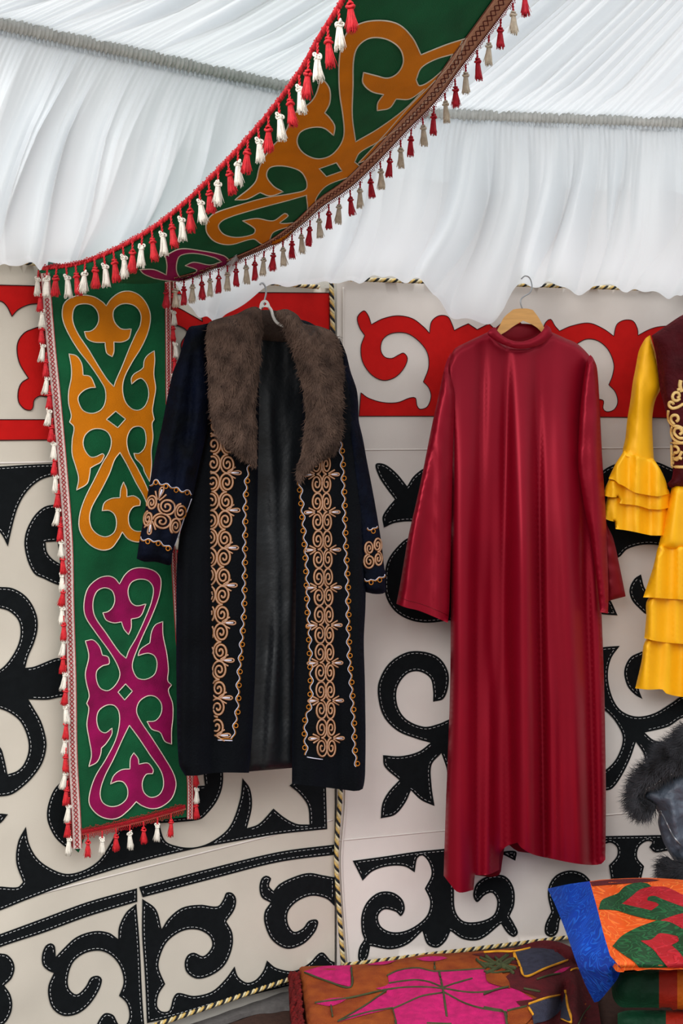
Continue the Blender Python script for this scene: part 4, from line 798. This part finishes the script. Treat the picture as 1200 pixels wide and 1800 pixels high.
# ------------------------------------------------------------------ slate jacket with fur hood
JK = thing('hooded_jacket', 'slate grey nylon jacket with black fur trimmed hood hanging at the right edge', 'jacket', P([(1240, 1545)], 3.4)[0])
def bjk(p): return 3.47+0*p[:, 0]
jb = curve('j', '415,500* 440,455 500,420 560,380 640,345 760,330 950,330* 1100,600 1000,860* 700,885 655,895 620,870 590,840 545,760 525,700 510,640 515,590 498,560 480,535', step=6)
JB = Cloth(jb, bjk, .06, 26, [(-.016, 4, [(1163, 1430), (1178, 1475), (1192, 1510)]), (.02, 8, [(1180, 1380), (1190, 1520)])], (.016, 30, 51), stretch=(1, 1)); JB.mesh('jacket_body', M['jacket'], JK, 5)
mb = MB(); line(mb, curve('j', '525,578 545,610 570,660 600,720 640,770', closed=False), JB, .001, .0022); mb.build('zip', M['zip'], JK)
mb = MB(); q = np.linspace(0, 2*math.pi, 14, endpoint=False); line(mb, conv('j', np.stack([524+8*np.cos(q), 583+9*np.sin(q)], 1)), JB, .003, .0012, closed=True); mb.build('zip_pull', M['zip'], JK)
f1_ = curve('j', '720,60* 655,95 600,150 540,190 490,265 410,345 360,440 350,515 380,580 440,600 498,575* 500,540 460,515 425,495* 445,448 540,380 640,335 760,300*', step=6)
f2_ = curve('j', '760,850* 655,860 600,862 560,835 540,880 535,930 560,970 655,978 760,980*', step=6)
for pl, sd, an, n in ((f1_, 61, lambda p: np.where(p[:, 1] > 1400, 2.3, 2.9-(p[:, 0]-1110)*.004), 11000), (f2_, 62, lambda p: 2.6+0*p[:, 0], 3500)):
    K = Cloth(pl, lambda p: bjk(p)-.03, .05, 20, wr=(.01, 25, sd)); ko = K.mesh('fur_trim', M['furkb'], JK, 6)
    mb = MB(); fur(mb, [pl], K, n, 24, an, .55, .38, .03, sd, bend=.35); mb.build('fur_pile', M['furk'], ko, smooth=False)['kind'] = 'stuff'
# ------------------------------------------------------------------ folded kilim and quilts
CR['s'] = (500, 1620, 3); CR['t'] = (850, 1520, 3.4286)
def topd(hf): return lambda p: F*(CZ-hf(arr(p)))/(arr(p)[:, 1]-740)
KL = thing('folded_kilim', 'folded rust kilim rug with large pink shapes and maroon end', 'rug', P([(780, 1800)], 3.0)[0])
kp = curve('px', '526,1702* 530,1699 620,1696 680,1690 745,1678 800,1675 850,1671 905,1666 940,1664 965,1666* 985,1676 1000,1688 1018,1697 1030,1712 1036,1740 1042,1780 1044,1830* 800,1850 545,1850* 540,1800 533,1750', step=6)
def hk(p):
    x, y = p[:, 0], p[:, 1]; h = .365+.010*wav(p, 120, 71)+.004*wav(p, 40, 72)
    t = np.clip((x-960)/80, 0, 1); h = h-.13*t**2.2*sst(y, 1660, 1720)
    h = h+.035*np.exp(-((x-1008-(y-1700)*.05)/16)**2)*sst(y, 1690, 1730)-.05*np.exp(-((x-(1005-(y-1700)*.30))/13)**2)*sst(y, 1705, 1760)
    e = np.clip(edist(p, kp)/12, 0, 1); return np.maximum(h-.018*(1-np.sqrt(1-(1-e)**2)), .288)
kd = topd(hk); mb = MB(); slab(mb, kp, kd, 0, 0, 7, down=.275); kb = mb.build('kilim_body', M['krust'], KL)
def kpatch(s, m, c='s', off=.0035, name='woven_motif', sharp=False):
    p = C(c, s, step=4, sharp=sharp); p = p[inside(p, [kp]) | True]; mb = MB(); slab(mb, p, kd, off, .001, 7); mb.build(name, M[m], KL)
def kline(s, m='kgreen', r=.0028, c='s', off=.0055, name='woven_line'):
    mb = MB(); line(mb, curve(c, s, closed=False, step=3), kd, off, r, sides=5, flat=.5); mb.build(name, M[m], KL)
kpatch('545,285* 600,258 700,245 780,262 1055,250* 1065,290* 1130,320 1215,350* 1330,420* 1240,500 1190,560 1180,700* 590,700* 575,455* 430,490 280,530* 400,450 490,400 540,370 480,352* 545,330', 'kpink')
kpatch('100,262* 200,235 348,230* 348,345* 220,310', 'kpink'); kpatch('160,430* 240,405 335,400* 300,425 240,445', 'kpink'); kpatch('690,195* 760,183 830,184 860,192* 800,206 740,207', 'kpink'); kpatch('430,228* 500,212 590,205* 530,225', 'kpink')
kpatch('985,170* 1170,155* 1350,100 1480,120 1620,220 1650,420 1680,620* 1330,620* 1310,520* 1220,420* 1330,400 1200,350* 1130,320* 1240,230*', 'kmar', off=.006) 
kpatch('190,530* 330,500* 505,575* 420,640 330,672* 250,672* 210,640', 'kmar', c='t', off=.0014) if False else None
for s_ in ('160,428 340,402 540,358 680,345 830,352 960,372 1060,370 1180,345', '830,375 720,395 640,430 570,460', '550,325 680,308 760,318 830,345', '830,350 900,325 990,300', '840,372 950,430 1060,462 1170,478', '280,525 430,480 570,455', '290,520 420,445 540,360', '815,265 835,360 855,500', '570,460 585,520 590,600', '105,268 220,312 348,345 352,240', '245,440 252,500', '1165,478 1180,530', '540,285 600,258 700,245 790,262 1055,248', '790,215 792,250', '750,535 820,538 880,540'): kline(s_)
for s_ in ('1030,190 1110,225 1200,260', '1030,215 1110,245 1190,215', '1060,240 1130,215 1180,180', '1075,265 1140,240 1200,205', '1060,245 1010,200'): kline(s_, r=.005)
kpatch('185,525* 260,505 345,502 410,507 460,540 500,575* 370,625 248,672* 215,600', 'knavy', 't', off=.014); kpatch('270,845* 370,810 460,790* 470,860 400,930 300,960* 290,900', 'knavy', 't', off=.014); kpatch('462,925* 470,840 492,755* 510,850 525,945*', 'knavy', 't', off=.014)
kpatch('10,650* 90,640 150,700 160,745* 60,720 20,700', 'krust', 't', off=.009); kpatch('145,885* 265,850* 300,905* 250,960 140,990*', 'krust', 't', off=.009); kpatch('400,665* 470,625 525,612* 480,645 420,662', 'kpink', 't', off=.009)
for s_ in ('0,527 90,522 180,522 280,502', '180,522 215,600 248,672 370,625 505,575', '180,530 185,560', '270,840 370,805 460,785', '490,755 505,850 527,948 465,928', '270,860 298,905', '525,635 560,625 590,640 612,680'): kline(s_, 'kyel', .0034, 't', .017)
for s_ in ('0,780 80,750 150,735', '240,745 340,765', '320,690 400,665 460,655', '0,858 60,870 120,885 140,960', '140,880 260,852', '0,640 60,650 160,640', '640,850 600,900 570,960'): kline(s_, 'kgreen', .003, 't', .0115)
for s_ in ('10,550 60,590 120,610 195,625', '0,600 60,600 140,545', '15,655 70,630 150,575 185,570', '70,560 110,600 180,655'): kline(s_, 'kgreen', .006, 't', .0115)
# folded layers and red fringe of the left end
mb = MB()
for k, (x0, z0, z1) in enumerate(((514, .285, .352), (519, .30, .345), (523, .31, .36))):
    for i in range(60):
        t = i/59.; a = P([(x0+t*12+random.uniform(-2, 2), 1706+t*105)], 1)[0]; y = 1708+t*100
        h = z1+random.uniform(-.005, .004); d = F*(CZ-h)/(y-740); c = P([(x0+(y-1700)*.09+random.uniform(-3, 3), y)], d)[0]
        tube(mb, np.array([c, c+np.array([-.006, -.002, -.012]), c+np.array([-.002+random.uniform(-.003, .003), -.003, -.045])]), .0045, 5)
mb.build('fringe', M['kred'], KL)
# patchwork quilt on top of the pile
QT = thing('patchwork_quilt', 'folded brocade quilt in blue, orange, green and red lying on top of the pile', 'quilt', P([(1150, 1760)], 3.0)[0])
qo = curve('px', '962,1562* 1000,1554 1036,1549* 1060,1546 1130,1543 1180,1545 1260,1552 1420,1560* 1440,1700* 1200,1706 1120,1703 1091,1702* 1085,1720 1068,1742 1052,1760 1044,1762* 1028,1730 1012,1690 995,1640 975,1590', step=6)
qline = np.array([(1036., 1549.), (1048, 1592), (1060, 1640), (1072, 1680), (1091, 1702)])
def hq(p):
    x, y = p[:, 0], p[:, 1]; xl = np.interp(y, qline[:, 1], qline[:, 0]); dl = np.clip(xl-x, 0, 200)
    h = .572+.008*wav(p, 70, 81)-.0009*dl-.000004*dl**2-np.clip(y-1702, 0, 80)*.0022
    e = np.clip((1704-y)/16, 0, 1); h = h-.03*(1-np.sqrt(1-(1-e)**2))*(x > 1075)
    e2 = np.clip((y-1543)/14, 0, 1); return h-.02*(1-np.sqrt(1-(1-e2)**2))
qd = topd(hq); ql_ = dens(qline, 5)
bodyp = np.vstack([ql_, dens(curve('px', '1091,1701* 1120,1701 1200,1701 1440,1697* 1420,1560* 1260,1552 1180,1545 1130,1543 1060,1546 1037,1549*', closed=False, step=6), 6)[1:-1]])
mb = MB(); slab(mb, bodyp, qd, 0, 0, 6, down=.557); QB = mb.build('quilt_body', M['qorange'], QT)
flap = np.vstack([ql_, C('px', '1091,1702* 1085,1720 1068,1742 1052,1760 1044,1762* 1028,1730 1012,1690 995,1640 975,1590 962,1562* 1000,1554 1036,1549*', closed=False, step=5)[1:-1]])
mb = MB(); slab(mb, flap, qd, .002, .02, 6); mb.build('blue_border', M['qblue'], QT)
def qp(s, m, c='t', off=.0035): 
    p = C(c, s, step=4); mb = MB(); slab(mb, p, qd, off, .001, 6); mb.build('patch', M[m], QT)
qp('640,103* 700,95 850,85 990,84 1060,92* 980,104 860,112 740,122 652,128*', 'kmar')
qp('692,268* 710,215 760,190 810,170 850,130 920,108 985,112 1010,130* 940,150 890,190 832,235* 900,250 1010,275* 1055,240 1040,228 985,215* 990,195 1030,188 1070,205 1190,250* 1290,300 1200,292 1060,335* 980,325 880,300 800,275 740,270', 'qgreen')
qp('1010,130* 1100,135 1200,180 1420,260* 1400,330* 1190,250* 1070,205 1030,188 990,195 985,215* 1050,232 1055,245 1010,275* 900,250 832,235* 890,190 940,150', 'qred', off=.0028)
qp('1065,335* 1200,280 1420,240* 1420,470* 1200,395*', 'qred', off=.003)
qp('775,490* 830,430 920,380 1040,335* 1120,345 1230,400 1420,440* 1420,620 1250,620 1200,560 1130,480* 1175,455 1165,430* 1060,415 1010,450 945,455* 1020,510 1060,560 1110,620* 940,625* 900,580 840,540', 'qgreen')
qp('945,458* 1010,450 1060,413 1165,430* 1175,457 1130,485* 1180,530 1215,590 1215,625* 1110,620* 1060,560 1020,510', 'qred', off=.0055)
# two rolled quilts under it
def roll(label, polys, yoff, d0):
    root = thing('rolled_quilt', label, 'quilt', P([(1150, 1800+yoff)], d0)[0]); y0, y1 = 1704+yoff, 1778+yoff-(20 if yoff else 0)
    allp = C('px', '1090,%g 1150,%g 1420,%g 1420,%g 1150,%g 1095,%g 1078,%g 1076,%g' % (y0, y0-3, y0-2, y1+2, y1, y1-6, y1-22, y0+22), step=6)
    K = Cloth(allp, lambda p: d0+0*p[:, 0], .06, 30, (), (.006, 50, 91+int(yoff)))
    for s, m in polys:
        x0, x1, bl_ = s; pl = allp[(allp[:, 0] >= x0) & (allp[:, 0] <= x1)]
        # clip the outline between two columns
        top = [q for q in pl if q[1] < (y0+y1)/2]; bot = [q for q in pl if q[1] >= (y0+y1)/2]
        fy = lambda up, x: float(np.interp(x, *np.array(sorted([tuple(q) for q in allp if (q[1] < (y0+y1)/2) == up])).T)); xa = max(x0, allp[:, 0].min()+1)
        if x0 > 1100: top.append(np.array([x0, fy(True, x0)])); bot.append(np.array([x0, fy(False, x0)]))
        if x1 < 1400: top.append(np.array([x1, fy(True, x1)])); bot.append(np.array([x1, fy(False, x1)]))
        top = sorted(top, key=lambda q: q[0]); bot = sorted(bot, key=lambda q: -q[0]); poly = dens(np.array(top+bot), 6, True)
        mb = MB(); slab(mb, poly, K, 0, lambda v: d0+.16-K(v), 7, zmin=.274 if yoff else .372); mb.build('quilt_panel', M[m], root)
roll('upper of two rolled velvet quilts, bottle green with scarlet and amber bands', (((1070, 1158, 0), 'gvel'), ((1158, 1190, 0), 'rvel'), ((1190, 1420, 0), 'ovel')), 0, 3.02)
roll('lower of two rolled velvet quilts, its top just above the bottom edge', (((1085, 1170, 0), 'gvel'), ((1170, 1420, 0), 'rvel')), 75, 3.05)
